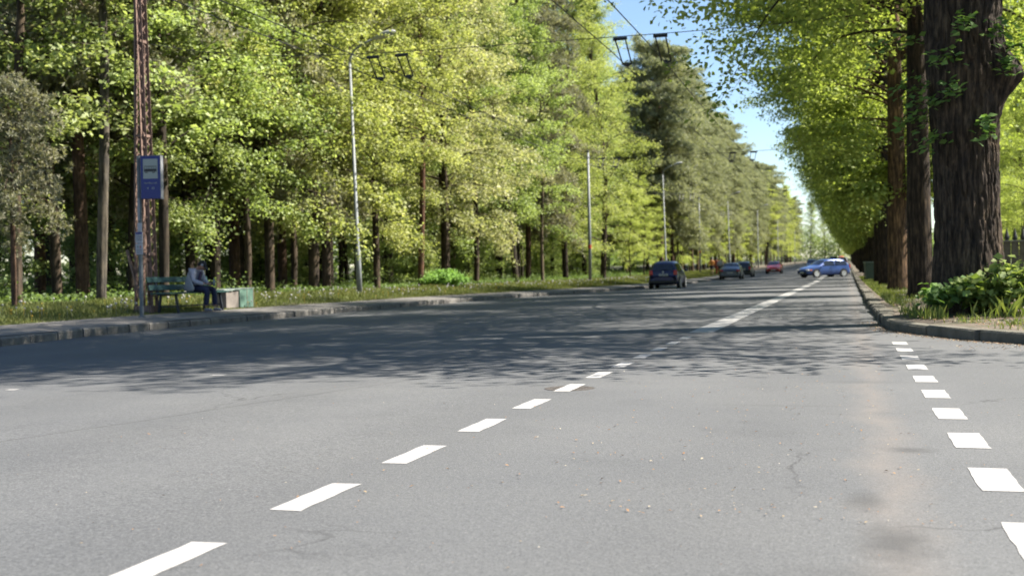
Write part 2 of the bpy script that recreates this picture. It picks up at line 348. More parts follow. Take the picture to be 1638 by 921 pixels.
# ------------------------------------------------------------------ setting: ground, road, pavement
def strip(name, ys, left, right, zf, mat, nx=6, crown=False):
    vs = []; fs = []
    for y in ys:
        a, b = left(y), right(y)
        kn = nx * 2 // 3
        for i in range(nx + 1):
            if crown: x = a + (-2 - a) * i / kn if i <= kn else -2 + (b + 2) * (i - kn) / (nx - kn)
            else: x = a + (b - a) * i / nx
            vs.append((x, y, zf(x, y)))
    for j in range(len(ys) - 1):
        for i in range(nx):
            k = j * (nx + 1) + i; fs.append((k, k + 1, k + nx + 2, k + nx + 1))
    m = MB(); m.v = vs; m.f = fs; o = m.build(name, mat, smooth=True); o['kind'] = 'structure'; return o
YS = list(np.concatenate([np.linspace(-40, 60, 51), np.linspace(64, 160, 25), np.linspace(170, 470, 31)]))
def kr_x(y): return 60.0 if y < 11.2 else float(np.interp(y, [p[1] for p in KR], [p[0] for p in KR]))
ysr = sorted(set(YS + [11.149, 11.19] + [p[1] for p in KR[1:]]))
ysr = [y for y in ysr if y >= 11.149]
def kr2(y): return float(np.interp(y, [p[1] for p in KR], [p[0] for p in KR]))
strip('road', ysr, lambda y: kl_x(y) - 0.05, kr2, lambda x, y: cross(x) + grade(y), M_ASPH, 12, True)
strip('side_road', [y for y in YS if y < 11] + [11.149], lambda y: kl_x(y) - 0.05, lambda y: 60.0, lambda x, y: cross(x) + grade(y), M_ASPH, 12, True)
# wide terrain sheet lying under everything
def terr():
    xs = sorted(set([-900, -500, -300, -160, -100, -70] + list(np.linspace(-55, 45, 101)) + [60, 90, 140, 250, 500, 900])); ys = sorted(set([-300, -120, -60] + list(np.linspace(-40, 60, 51)) + list(np.linspace(65, 200, 28)) + list(np.linspace(215, 470, 18)) + [550, 700, 1000, 1600]))
    rnd = np.random.RandomState(3); vs = []; fs = []
    for y in ys:
        kx = kl_x(max(min(y, 460), -30))
        for x in xs:
            e = kx - pave_w(y)
            if x < e - 0.6: z = verge_z(x, y) - 0.03 + rnd.uniform(-0.02, 0.02)
            elif y > 11.3 and x > (kr2(min(y, 460)) + 0.5): z = grade(y) + 0.10 + 0.05 * sstep(0, 1.5, x - kr2(min(y, 460))) + rnd.uniform(-0.015, 0.02)
            else: z = grade(y) - 0.32
            vs.append((x, y, float(z)))
    nx = len(xs)
    for j in range(len(ys) - 1):
        for i in range(nx - 1): k = j * nx + i; fs.append((k, k + 1, k + nx + 1, k + nx))
    m = MB(); m.v = vs; m.f = fs; o = m.build('ground', M_SOIL, smooth=True); o['kind'] = 'structure'
terr()
YP = [y for y in YS if y > -20]
strip('pavement', YP, lambda y: kl_x(y) - pave_w(y), lambda y: kl_x(y) - 0.13, lambda x, y: grade(y) + 0.035 + 0.065 * (kl_x(y) - x) / 1.7, M_PAVE, 4)
strip('grass_verge', YP, lambda y: kl_x(y) - pave_w(y) - 5.5, lambda y: kl_x(y) - pave_w(y), lambda x, y: verge_z(x, y) - 0.005, M_VERGE, 8)
def right_verge():
    vs = []; fs = []; rnd = np.random.RandomState(5); n = 14
    pts = []
    for i in range(len(KR) - 1):
        a, b = np.array(KR[i], float), np.array(KR[i + 1], float); L_ = np.linalg.norm(b - a); st = max(1, int(L_ / (1.0 if a[1] < 60 else 8)))
        for k in range(st): pts.append(a + (b - a) * k / st)
    pts.append(np.array(KR[-1], float))
    for j, p in enumerate(pts):
        q = np.array([9.0 if p[1] > 20 else 16.0, max(p[1], 16.0 + (p[1] - 11) * 0.6)])
        d0 = (q - p) / np.linalg.norm(q - p); p0 = p + d0 * 0.2
        for i in range(n + 1):
            t = (i / n) ** 1.4; x, y = p0 + (q - p0) * t
            z = grade(y) + 0.10 + 0.07 * sstep(0, 0.12, t) + rnd.uniform(-0.012, 0.012) * (i > 0) + 0.06 * math.exp(-((x - 1.7) ** 2 + (y - 18.3) ** 2) / 1.2)
            vs.append((x, y, float(z)))
    for j in range(len(pts) - 1):
        for i in range(n): k = j * (n + 1) + i; fs.append((k, k + 1, k + n + 2, k + n + 1))
    m = MB(); m.v = vs; m.f = fs; o = m.build('right_verge', M_VERGE, smooth=True); o['kind'] = 'structure'
right_verge()
def kerb(name, poly, side, w, h, mat, seg=0.95, seed=1, zf=None, jit=0.012):
    """old kerb stones laid end to end; side=+1: stones lie to the right of the run direction"""
    rnd = random.Random(seed); pts = [Vector((*p, 0)) for p in poly]; m = MB()
    # resample
    out = [pts[0].copy()]; acc = 0
    for a, b in zip(pts[:-1], pts[1:]):
        L_ = (b - a).length; n = max(1, round(L_ / (seg if a.y < 120 else seg * 4)))
        for k in range(1, n + 1): out.append(a.lerp(b, k / n))
    for a, b in zip(out[:-1], out[1:]):
        d = (b - a); L_ = d.length; d.normalize(); nrm = Vector((d.y, -d.x, 0)) * side
        o1 = rnd.uniform(-jit, jit); hh = h + rnd.uniform(-0.012, 0.012); g = 0.02
        za = zf(a.x, a.y); zb = zf(b.x, b.y)
        A = a + d * g + nrm * o1; B = b - d * g + nrm * (o1 + rnd.uniform(-.006, .006)); vs = []
        c = 0.025
        for P_, z in ((A, za), (B, zb)):
            for off, zz in ((0, -0.15), (0, hh - c), (c, hh), (w - c, hh), (w, hh - c), (w, -0.15)):
                q = P_ + nrm * off; vs.append((q.x, q.y, z + zz + rnd.uniform(-.003, .003)))
        fs = [tuple(range(6)), tuple(range(11, 5, -1))] + [(i, i + 6, (i + 1) % 6 + 6, (i + 1) % 6) for i in range(6)]
        m.add(vs, fs)
    o = m.build(name, mat); o['kind'] = 'structure'
    b = o.modifiers.new('n', 'WEIGHTED_NORMAL') if False else None
    return o
kerb('kerb', [p for p in KL if p[1] > -31], -1, 0.18, 0.135, M_KERB, 0.8, 3, lambda x, y: road_z(x, y))
kerb('right_kerb', KR, 1, 0.27, 0.115, M_KERBR, 0.9, 5, lambda x, y: road_z(x, y), 0.035)

# painted markings, each an irregular edged quad 4 mm over the asphalt
def marks():
    rnd = random.Random(9)
    def quad(m, x, y0, y1, w, n=6):
        # ragged outline
        L1 = [(x - w / 2 + rnd.uniform(-.004, .004), y0 + (y1 - y0) * i / n) for i in range(n + 1)]
        L2 = [(x + w / 2 + rnd.uniform(-.004, .004), y0 + (y1 - y0) * i / n) for i in range(n + 1)]
        vs = [(a, b + rnd.uniform(-.004, .004), road_z(a, b) + 0.0018 + 0.00005 * b) for a, b in L1] + [(a, b + rnd.uniform(-.004, .004), road_z(a, b) + 0.0018 + 0.00005 * b) for a, b in L2]
        m.add(vs, [(i, i + n + 1, i + n + 2, i + 1) for i in range(n)])
    m = MB()
    for k in range(-1, 12): y = 3.03 + 1.065 * k; quad(m, -1.99, y - 0.275, y + 0.275, 0.125)
    o = m.build('dashed_lane_line', M_PAINT); o['kind'] = 'structure'
    m = MB()
    for k in range(-1, 10): y = 3.86 + 1.085 * k; quad(m, 0.555, y - 0.26, y + 0.26, 0.155)
    o = m.build('dashed_edge_line', M_PAINT); o['kind'] = 'structure'
    m = MB(); y = 16.0
    while y < 420:
        e = y + (2 if y < 60 else 10); quad(m, -1.95, y, e, 0.34, 8); y = e
    o = m.build('solid_lane_line', M_PAINT); o['kind'] = 'structure'
    m = MB()
    for x, y, w in ((-6.75, 8.15, .10), (-5.6, 9.5, .14)): quad(m, x, y - 0.035, y + 0.035, w, 2)
    o = m.build('worn_paint_marks', M_PAINT); o['kind'] = 'structure'
marks()

# ------------------------------------------------------------------ foliage engine
def leaf_mesh(name, P, Nn, S, tint, mat, aspect=0.72, rs=None, fold=0.12):
    rs = rs or np.random.RandomState(1); n = len(P)
    Nn = Nn / (np.linalg.norm(Nn, axis=1, keepdims=True) + 1e-9)
    a = rs.normal(size=(n, 3)); a -= Nn * (a * Nn).sum(1, keepdims=True); a /= np.linalg.norm(a, axis=1, keepdims=True) + 1e-9
    b = np.cross(Nn, a); S = S[:, None]
    v = np.empty((n, 4, 3)); v[:, 0] = P - a * S * 0.55; v[:, 1] = P + b * S * 0.5 * aspect + Nn * S * fold; v[:, 2] = P + a * S * 0.55; v[:, 3] = P - b * S * 0.5 * aspect + Nn * S * fold
    me = bpy.data.meshes.new(name); me.vertices.add(4 * n); me.vertices.foreach_set('co', v.reshape(-1).astype(np.float32))
    me.loops.add(4 * n); me.loops.foreach_set('vertex_index', np.arange(4 * n, dtype=np.int32))
    me.polygons.add(n); me.polygons.foreach_set('loop_start', np.arange(0, 4 * n, 4, dtype=np.int32)); me.polygons.foreach_set('loop_total', np.full(n, 4, dtype=np.int32))
    at = me.attributes.new('tint', 'FLOAT', 'POINT'); at.data.foreach_set('value', np.repeat(np.clip(tint, 0, 1), 4).astype(np.float32))
    me.update(); me.validate(); me.materials.append(mat); return me
def unit(az, el): return Vector((math.cos(az) * math.cos(el), math.sin(az) * math.cos(el), math.sin(el)))

def grow(seed, H, Rr, base, r0, nl=60, leaf=0.12, lpc=16, droop=0.5, lean=(0, 0), fork=False, kind='broad', low_az=None, low_h=0, wob=0.12, spread=1.0, tseg=9, tuft=None, twn=3, flare=1.25, prof_pow=0.5, peak=0.35, flat=0.55, low_pr=.55, k0=2, el0=None):
    rd = random.Random(seed); rs = np.random.RandomState(seed); T = MB(); C = []; CT = []
    stems = [(0, 0, 0, 1.0)] if not fork else [(0.0, 0, 0, 1.0), (0.35, 0.3, 0.2, 0.8), (-0.3, -0.25, -0.15, 0.75)]
    limb_budget = nl // len(stems)
    for si, (dx, dy, ph, sc) in enumerate(stems):
        n = 12; pts = []; rad = []
        for i in range(n + 1):
            t = i / n; h = H * 0.96 * sc * t if i else 0
            wx = wob * H * 0.12 * math.sin(2.1 * t * 2 + seed + ph * 9) * t; wy = wob * H * 0.12 * math.cos(2.7 * t * 2 + seed * 1.7 + ph * 5) * t
            k = sstep(0, 0.55, t)
            pts.append(Vector((wx + lean[0] * h + dx * H * 0.22 * k, wy + lean[1] * h + dy * H * 0.22 * k, h - (0.25 if i == 0 else 0))))
            rr = r0 * (0.8 if fork else 1) * (sc ** .5) * (1 - t) ** 0.8 + 0.02
            rad.append(rr * (flare if i == 0 else 1))
        pts.insert(1, pts[0].lerp(pts[1], 0.3)); rad.insert(1, r0 * (0.85 if fork else 1.02)); 
        T.tube(pts, rad, tseg)
        def on_trunk(h):
            h = min(h, pts[-1].z)
            for a, b in zip(pts[:-1], pts[1:]):
                if a.z <= h <= b.z: return a.lerp(b, (h - a.z) / (b.z - a.z + 1e-6))
            return pts[-1].copy()
        az = rd.uniform(0, 6.28)
        for i in range(limb_budget):
            t = (i + rd.random()) / limb_budget; h = base + (H * 0.95 * sc - base) * t ** 0.95; az += 2.4 + rd.uniform(-.4, .4)
            a_ = az
            if low_az and h < low_h:
                c0, w0 = rd.choice(low_az); a_ = c0 + rd.uniform(-w0, w0)
            pr = max(0.16, 1 - abs((t - peak) / (1.02 - peak if t > peak else peak + low_pr)) ** 2) ** prof_pow
            L_ = Rr * pr * rd.uniform(0.72, 1.12) * (0.75 if fork else 1)
            el = R((el0 if el0 is not None else (26 if low_az else 12)) + (40 if low_az else 48) * t + rd.uniform(-22, 22)) if kind == 'broad' else R(rd.uniform(-5, 15) + 38 * t)
            p = on_trunk(h); lp = [p.copy()]; e = el; a2 = a_; ns = 6
            for k in range(ns):
                p = p + unit(a2, e) * (L_ / ns); lp.append(p.copy()); e -= R(droop * 22) * rd.uniform(.4, 1.4) / 1.6; a2 += rd.uniform(-.18, .18)
            lr = max(0.014, min(r0 * 0.28, 0.010 + 0.0085 * L_)); T.tube(lp, [lr * (1 - 0.85 * k / ns) for k in range(ns + 1)], 5, cap=False)
            limb_t = rd.uniform(-0.12, 0.12)
            for k in range(k0 if h < max(low_h, .1) else 2, ns + 1):
                for q in range(twn):
                    sd_ = rd.choice((-1, 1)); ta = a2 + sd_ * rd.uniform(0.3, 1.3); te = e + rd.uniform(-0.35, 0.35)
                    tl = (0.22 * L_ + 0.35) * rd.uniform(0.5, 1.1) * spread; s0 = lp[k].lerp(lp[k - 1], rd.random()); e1 = s0 + unit(ta, te) * tl
                    if q == 0: T.tube([s0, e1], [0.012, 0.004], 3, cap=False)
                    for u in (0.45, 0.75, 1.05):
                        C.append(s0.lerp(e1, u)); CT.append(limb_t + rd.uniform(-.13, .13))
        C.append(pts[-1]); CT.append(0.1)
    C = np.array([tuple(x) for x in C]); CT = np.array(CT)
    if kind == 'broad':
        rep = rs.poisson(lpc, len(C)); idx = np.repeat(np.arange(len(C)), rep); n = len(idx)
        off = rs.normal(size=(n, 3)) * np.array([0.2, 0.2, 0.2 * flat]) * (0.8 + 0.035 * Rr * 2)
        P = C[idx] + off; P[:, 2] -= 0.35 * (off[:, 0] ** 2 + off[:, 1] ** 2)
        Nn = rs.normal(size=(n, 3)) * 0.55 + np.array([0, 0, 0.9]) + off * np.array([1.2, 1.2, 0]) 
        S = leaf * rs.uniform(0.65, 1.25, n); tint = 0.5 + CT[idx] * 1.1 + rs.normal(0, 0.16, n)
    else:
        nt_, nn = tuft or (5, 8); rep = np.full(len(C), nt_); idx = np.repeat(np.arange(len(C)), rep)
        TC = C[idx] + rs.normal(size=(len(idx), 3)) * np.array([0.25, 0.25, 0.14]); Tt = CT[idx] + rs.normal(0, .06, len(idx))
        j = np.repeat(np.arange(len(TC)), nn); n = len(j); dirs = rs.normal(size=(n, 3)) + np.array([0, 0, 0.35]); dirs /= np.linalg.norm(dirs, axis=1, keepdims=True)
        P = TC[j] + dirs * leaf * 0.5; tint = 0.5 + Tt[j] * 1.4 + rs.normal(0, .12, n); S = np.full(n, leaf) * rs.uniform(.7, 1.2, n)
        side = np.cross(dirs, rs.normal(size=(n, 3))); side /= np.linalg.norm(side, axis=1, keepdims=True); wv = 0.022 * leaf / 0.2
        v = np.empty((n, 4, 3)); v[:, 0] = P - dirs * S[:, None] * .5; v[:, 1] = P + side * wv; v[:, 2] = P + dirs * S[:, None] * .5; v[:, 3] = P - side * wv
        me = bpy.data.meshes.new('crown'); me.vertices.add(4 * n); me.vertices.foreach_set('co', v.reshape(-1).astype(np.float32)); me.loops.add(4 * n); me.loops.foreach_set('vertex_index', np.arange(4 * n, dtype=np.int32))
        me.polygons.add(n); me.polygons.foreach_set('loop_start', np.arange(0, 4 * n, 4, dtype=np.int32)); me.polygons.foreach_set('loop_total', np.full(n, 4, dtype=np.int32))
        at = me.attributes.new('tint', 'FLOAT', 'POINT'); at.data.foreach_set('value', np.repeat(np.clip(tint, 0, 1), 4).astype(np.float32)); me.update(); me.validate(); me.materials.append(M_NEEDLE)
        crown = me
    if kind == 'broad': crown = leaf_mesh('crown', P, Nn, S, tint, M_LEAF, rs=rs)
    tm = bpy.data.meshes.new('trunk'); tm.from_pydata(T.v, [], T.f); tm.update(); tm.polygons.foreach_set('use_smooth', [True] * len(tm.polygons))
    return tm, crown
LIND_AZ = [(math.pi - .35, .85), (math.pi - .3, .8), (0.3, 0.7)]
KIND = {}
def kind(name, bark, **kw):
    tm, cr = grow(**kw); tm.materials.append(bark); KIND[name] = (tm, cr)
kind('maple_a', M_BARK, el0=20, seed=11, H=21, Rr=4.3, base=3.0, r0=0.17, nl=62, leaf=0.122, lpc=24, droop=0.85, twn=2)
kind('maple_b', M_BARK, el0=24, seed=12, H=20, Rr=3.8, base=3.4, r0=0.155, nl=56, leaf=0.118, lpc=24, droop=0.8, wob=.3, twn=2)
kind('maple_fork', M_BARK, el0=22, seed=13, H=21, Rr=4.8, base=2.8, r0=0.22, nl=76, leaf=0.125, lpc=23, droop=0.75, fork=True, twn=2)
kind('lime_a', M_BARK, el0=36, seed=14, H=24, Rr=4.4, base=2.4, r0=0.22, nl=86, leaf=0.11, lpc=23, droop=0.95, peak=.4, wob=.3, twn=2)
kind('slim_a', M_BARK, el0=24, seed=15, H=19, Rr=2.6, base=3.8, r0=0.12, nl=46, leaf=0.14, lpc=12, droop=0.6, wob=.35, twn=2)
kind('slim_b', M_BARK, el0=24, seed=16, H=20, Rr=3.0, base=5.8, r0=0.13, nl=42, leaf=0.14, lpc=12, droop=0.6, wob=.25, lean=(0.02, -0.03), twn=2)
kind('sapling', M_BARK, seed=17, H=5.2, Rr=1.9, base=0.5, r0=0.035, nl=30, leaf=0.12, lpc=7, droop=0.5)
kind('pine_a', M_BARKP, seed=18, H=23, Rr=4.6, base=4.5, r0=0.19, nl=90, leaf=0.26, droop=0.9, kind='pine', tuft=(5, 9), peak=.62, prof_pow=.45)
kind('pine_b', M_BARKP, seed=19, H=23.5, Rr=4.4, base=7.5, r0=0.2, nl=80, leaf=0.26, droop=0.7, kind='pine', tuft=(5, 9), peak=.66, prof_pow=.45)
kind('pine_low', M_BARKP, seed=20, H=8, Rr=1.8, base=3.3, r0=0.08, nl=22, leaf=0.16, droop=1.1, kind='pine', tuft=(2, 11), peak=.3)
kind('linden_a', M_BARKL, seed=21, H=17, Rr=6.2, base=3.0, r0=0.31, nl=115, leaf=0.13, lpc=17, droop=0.6, low_az=LIND_AZ, low_h=9.5, wob=.05, tseg=16, peak=.55, low_pr=.05, prof_pow=1.2, k0=3)
kind('linden_b', M_BARKL, seed=22, H=16.5, Rr=6.0, base=2.7, r0=0.29, nl=110, leaf=0.13, lpc=17, droop=0.65, low_az=LIND_AZ, low_h=9.5, wob=.06, tseg=16, peak=.55, low_pr=.05, prof_pow=1.2, k0=3)

kind('linden_high', M_BARKL, seed=23, H=17, Rr=7.4, base=5.9, r0=0.27, nl=95, leaf=0.13, lpc=17, droop=0.7, wob=.05, tseg=16, peak=.4)

def tree(kd, name, x, y, z, rz, s, label, cat='tree', group=None, col=(1, 1, 1), bark=(1, 1, 1), sz=1.0, tilt=(0, 0)):
    r = empty(name, (x, y, z), rz); r.scale = (s, s, s * sz); r.rotation_euler = (tilt[0], tilt[1], rz)
    tm, cr = KIND[kd]
    t = bpy.data.objects.new('trunk', tm); COL.objects.link(t); t.parent = r; t.color = (*bark, 1)
    k = bpy.data.objects.new('crown', cr); COL.objects.link(k); k.parent = r; k.color = (*col, 1)
    tag(r, label, cat, group); return r

# ------------------------------------------------------------------ the wood on the left: first row, column by column of the picture
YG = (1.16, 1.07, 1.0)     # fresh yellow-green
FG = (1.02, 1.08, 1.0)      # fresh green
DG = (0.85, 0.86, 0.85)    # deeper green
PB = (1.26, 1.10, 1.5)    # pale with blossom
rnd = random.Random(42)
front = [
 (28, -19.5, 'slim_a', 1.0, DG, 'tree', 'dark slender tree at the far left edge, left of the pale leaning trunk'),
 (92, -22.0, 'slim_b', 1.1, DG, 'tree', 'broad dark trunk set back in shade left of the pale leaning trunk'),
 (160, -19.2, 'slim_b', 1.0, FG, 'tree', 'leaning slender tree with a pale sunlit trunk left of the rusty lattice pole'),
 (212, -21.0, 'maple_b', 0.9, DG, 'tree', 'forked dark tree just behind and left of the rusty lattice pole'),
 (262, -19.3, 'slim_a', 1.15, FG, 'tree', 'dappled trunk directly right of the bus stop sign, behind the green bench'),
 (305, -21.5, 'maple_b', 1.0, DG, 'tree', 'dark tree rising straight behind the seated person'),
 (345, -20.5, 'maple_a', 0.95, FG, 'tree', 'leafy tree behind the gap between seated person and concrete bin'),
 (397, -19.6, 'slim_a', 0.9, FG, 'tree', 'thin pale trunk behind the green metal box'),
 (432, -19.8, 'maple_a', 1.0, (1.2, 1.12, 1.05), 'tree', 'bright leafy maple with thick lit trunk just right of the green metal box'),
 (470, -21.5, 'slim_a', 1.0, FG, 'tree', 'thin dark tree left of the thickest sunlit trunk of the wood'),
 (502, -20.2, 'maple_b', 1.35, YG, 'tree', 'thickest sunlit trunk of the wood, just left of the nearest lamp post'),
 (522, -20.0, 'maple_b', 1.15, YG, 'tree', 'dark trunk between the thickest sunlit trunk and the nearest lamp post'),
 (603, -19.6, 'maple_a', 0.85, YG, 'tree', 'yellow-green maple with straight lit trunk just right of the nearest lamp post'),
 (672, -18.9, 'slim_b', 1.0, YG, 'tree', 'tall straight reddish slender trunk left of the round green bush'),
 (712, -20.0, 'maple_fork', 1.15, PB, 'maple', 'big forked maple in pale yellow blossom behind the round green bush'),
 (762, -20.5, 'maple_a', 0.9, PB, 'maple', 'pale blossoming maple just right of the big forked one'),
 (826, -19.6, 'maple_b', 1.2, FG, 'tree', 'dark thick trunk leaning right, below the grey pine boughs'),
 (868, -19.0, 'slim_a', 0.9, FG, 'tree', 'thin whitish trunk left of the grey trolley pole'),
 (905, -20.0, 'lime_a', 1.0, (1.17, 1.12, 1.0), 'lime tree', 'tall light green lime tree just left of the grey trolley pole'),
 (965, -19.4, 'lime_a', 1.05, (1.17, 1.12, 1.0), 'lime tree', 'tall light green lime tree with lit trunk just right of the grey trolley pole'),
]
for px, X, kd, s, col, cat, lab in front:
    p = at_plane(px, X); lean = (0, 0)
    if 'leaning slender' in lab: lean = (R(1), R(-3))
    if 'leaning right' in lab: lean = (R(0), R(5))
    bk = (1.25, 1.2, 1.15) if ('lit' in lab or 'pale' in lab or 'whitish' in lab or 'reddish' in lab) else (0.8, 0.8, 0.8)  # lit trunks: sunlight put into a lighter bark tint
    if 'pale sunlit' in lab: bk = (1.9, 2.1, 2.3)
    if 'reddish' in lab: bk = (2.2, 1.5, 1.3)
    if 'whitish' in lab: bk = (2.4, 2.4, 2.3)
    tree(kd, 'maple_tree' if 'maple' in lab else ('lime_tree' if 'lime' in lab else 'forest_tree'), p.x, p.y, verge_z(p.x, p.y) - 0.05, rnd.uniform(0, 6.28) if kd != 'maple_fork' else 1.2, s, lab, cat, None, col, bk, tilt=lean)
# pines standing in or just behind the first row
pines = [(22, -18.3, 'pine_low', .70, 'low grey-green pine at the left edge of the picture, left of the pale leaning trunk', -2.2), (132, -21.5, 'pine_b', .95, 'pine with grey boughs high between the left edge and the lattice pole', -1.5),
         (845, -21.5, 'pine_a', 1.0, 'grey pine rising behind the dark right-leaning trunk', 0), (800, -24, 'pine_b', 1.0, 'tall grey pine whose top shows between blossoming maple and light lime trees', 0)]
for px, X, kd, s, lab, dz in pines:
    p = at_plane(px, X); tree(kd, 'pine_tree', p.x, p.y, verge_z(p.x, p.y) - 0.05, rnd.uniform(0, 6.28), s, lab, 'pine', None, (.85, .8, .8), (1, 1, 1))
# far run along the road edge
y = 118.0; k = 0
while y < 430:
    X = -19.0 - rnd.uniform(-1.4, 2.6) ; pxx = pxof(X, y)[0]
    if (pxx < 1225 and k % 5 != 2) or (k % 3 == 1 and pxx < 1290): kd = 'pine_a' if k % 2 else 'pine_b'
    else: kd = rnd.choice(['lime_a', 'maple_a', 'maple_b'])
    s = rnd.uniform(0.88, 1.04)
    if kd.startswith('pine'): tree(kd, 'pine_tree', X, y, verge_z(X, y) - .1, rnd.uniform(0, 6.28), s, 'tall grey-green pine in the run of pines behind the parked cars', 'pine', 'pines lining the far left of the road', (1.08, 1.08, 1.05))
    else: tree(kd, 'forest_tree', X, y, verge_z(X, y) - .1, rnd.uniform(0, 6.28), s * 1.05, 'yellow-green tree in the distant run beyond the pines on the left', 'tree', 'distant bright trees on the left', (1.3, 1.22, .9))
    y += rnd.uniform(4.2, 6.0) + y * 0.012; k += 1
# young bright trees under the pines
for px in (1008, 1030, 1052, 1085, 1103, 1128, 1150, 1180, 1195, 1210):
    p = at_plane(px, -18.2); tree('maple_a' if px % 2 else 'maple_b', 'forest_tree', p.x, p.y, verge_z(p.x, p.y) - .1, rnd.uniform(0, 6.28), rnd.uniform(0.34, 0.62), 'low bright young tree at the foot of the pines beside the pavement', 'tree', 'young trees below the pines', (1.28, 1.25, .9))
# deep wood
cnt = 0
for row, (X0, st) in enumerate(((-23.5, 4.4), (-27.5, 4.8), (-32, 5.2), (-37.5, 6.0), (-44, 7.0), (-52, 9.0))):
    y = 14 + row * 3.0
    while y < 260:
        X = X0 + rnd.uniform(-1.6, 1.6); yy = y + rnd.uniform(-1.2, 1.2)
        y += st * (1 + max(0, y - 60) * 0.012)
        px, py, s_ = pxof(X, yy)
        if px < -140 or px > 1330: continue
        if row > 1 and px > 1150: continue
        pine = (px > 985 and rnd.random() < 0.75) or rnd.random() < 0.12
        if pine: kd = rnd.choice(['pine_a', 'pine_b']); tree(kd, 'pine_tree', X, yy, verge_z(X, yy) - .1, rnd.uniform(0, 6.28), rnd.uniform(.9, 1.1), 'tall pine deep inside the wood behind the first row', 'pine', 'pines inside the wood', (1.1, 1.05, 1.0))
        else:
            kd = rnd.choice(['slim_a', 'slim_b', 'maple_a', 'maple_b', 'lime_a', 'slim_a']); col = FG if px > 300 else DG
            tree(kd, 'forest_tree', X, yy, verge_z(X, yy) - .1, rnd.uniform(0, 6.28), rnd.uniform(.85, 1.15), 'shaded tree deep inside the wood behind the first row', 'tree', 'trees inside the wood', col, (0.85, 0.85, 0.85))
        cnt += 1
# understorey saplings
for i in range(70):
    X = -21 - rnd.random() ** 0.8 * 22; yy = rnd.uniform(16, 130); px = pxof(X, yy)[0]
    if px < -60 or px > 1150: continue
    tree('sapling', 'sapling', X, yy, verge_z(X, yy) - .05, rnd.uniform(0, 6.28), rnd.uniform(.5, 1.15), 'small leafy sapling in the shade between the trunks of the wood', 'sapling', 'saplings under the trees', FG)
# undergrowth
def ground_cover():
    rs = np.random.RandomState(8); n = 90000; u = rs.rand(n) ** 1.3; X = -19.2 - u * 16; Y = 15 + rs.rand(n) ** 1.5 * 130
    cl = np.sin(X * 1.3 + 2 * np.sin(Y * .6)) + np.sin(Y * 1.1 + 1.7 * np.sin(X * .9)); hh = 0.18 + 0.28 * np.clip(cl, 0, 2) * rs.rand(n)
    Z = np.array([verge_z(a, b) for a, b in zip(X, Y)]) + hh * rs.rand(n) * 1.3
    me = leaf_mesh('undergrowth', np.stack([X, Y, Z], 1), rs.normal(size=(n, 3)) * .6 + np.array([0, 0, .9]), 0.09 * rs.uniform(.6, 1.4, n), rs.rand(n) * .8, M_LEAF, rs=rs)
    o = link('undergrowth', me); o.color = (.5, .62, .5, 1); tag(o, 'low leafy undergrowth covering the shaded forest floor', 'undergrowth', kind='stuff')
ground_cover()

def distant_wood():
    rs = np.random.RandomState(77); P = []
    def fill(n, x0, x1, y0, y1, h):
        X = x0 + (x1 - x0) * rs.rand(n); Y = y0 + (y1 - y0) * rs.rand(n); hh = h * (.75 + .25 * np.sin(X * .35 + 2 * np.sin(Y * .21)) * np.cos(Y * .3)); Z = grade(Y) + hh * rs.rand(n) ** .9
        P.append(np.stack([X, Y, Z], 1))
    fill(60000, -66, -58, 15, 470, 13); fill(30000, 26, 34, 30, 470, 12); fill(30000, -60, 34, 472, 482, 15)
    P_ = np.concatenate(P); n = len(P_); me = leaf_mesh('distant_wood', P_, rs.normal(size=(n, 3)) + np.array([0, 0, .5]), .5 * rs.uniform(.6, 1.5, n), .1 + .7 * rs.rand(n), M_LEAF, rs=rs)
    o = link('distant_wood', me); o.color = (.75, .85, .75, 1); tag(o, 'far-off wood closing the gaps behind the standing trees', 'wood', kind='stuff')
distant_wood()

# ------------------------------------------------------------------ avenue of lindens on the right
GL = (1.02, 1.06, 0.68)
names = {0: 'second', 1: 'third', 2: 'fourth', 3: 'fifth', 4: 'sixth'}
looks = ['second linden of the avenue, dark trunk half hidden by the huge nearest trunk', 'third linden of the avenue with a brown dappled sunlit trunk', 'fourth linden of the avenue, dark trunk left of the sunlit brown one', 'fifth linden of the avenue, last trunk before the green wheelie bin', 'sixth linden of the avenue, dark trunk right behind the green wheelie bin']
y = 27.9
for i in range(42):
    X = [1.6, 1.5, 1.45, 1.5, 1.75][i] if i < 5 else 1.55 + rnd.uniform(-.15, .15)
    kd = 'linden_high' if i == 0 else ('linden_a' if i % 2 else 'linden_b')
    s = [1.0, 0.98, 1.0, 1.02, 1.0][i] if i < 5 else rnd.uniform(.93, 1.05)
    bk = (1.25, 1.15, 1.05) if i == 0 else ((3.0, 2.4, 1.8) if i == 1 else (.95, .9, .88))  # lighter tints put sunlight into the bark of the second and third lindens
    lab = looks[i] if i < 5 else 'linden in the far run of the avenue beyond the green bin'
    tree(kd, 'linden_tree', X, y, float(grade(y)) + 0.12, rnd.uniform(-.35, .35), s, lab, 'linden', None if i < 5 else 'far lindens of the avenue', GL, bk)
    y += 9.3 + rnd.uniform(-.3, .3)
# trees behind the fence
for i, (X, yy, s) in enumerate(((8.6, 62, .5), (8.3, 72, .55), (10.5, 78, .7), (10.0, 90, .7), (13.5, 92, .85), (14, 108, .95), (12.4, 120, 1), (17, 128, 1))):
    tree(['maple_a', 'maple_b', 'lime_a'][i % 3], 'garden_tree', X, yy, .1, rnd.uniform(0, 6.28), s, 'bright leafy tree beyond the spiked fence on the right', 'tree', 'trees beyond the spiked fence', (1.25, 1.25, .9))
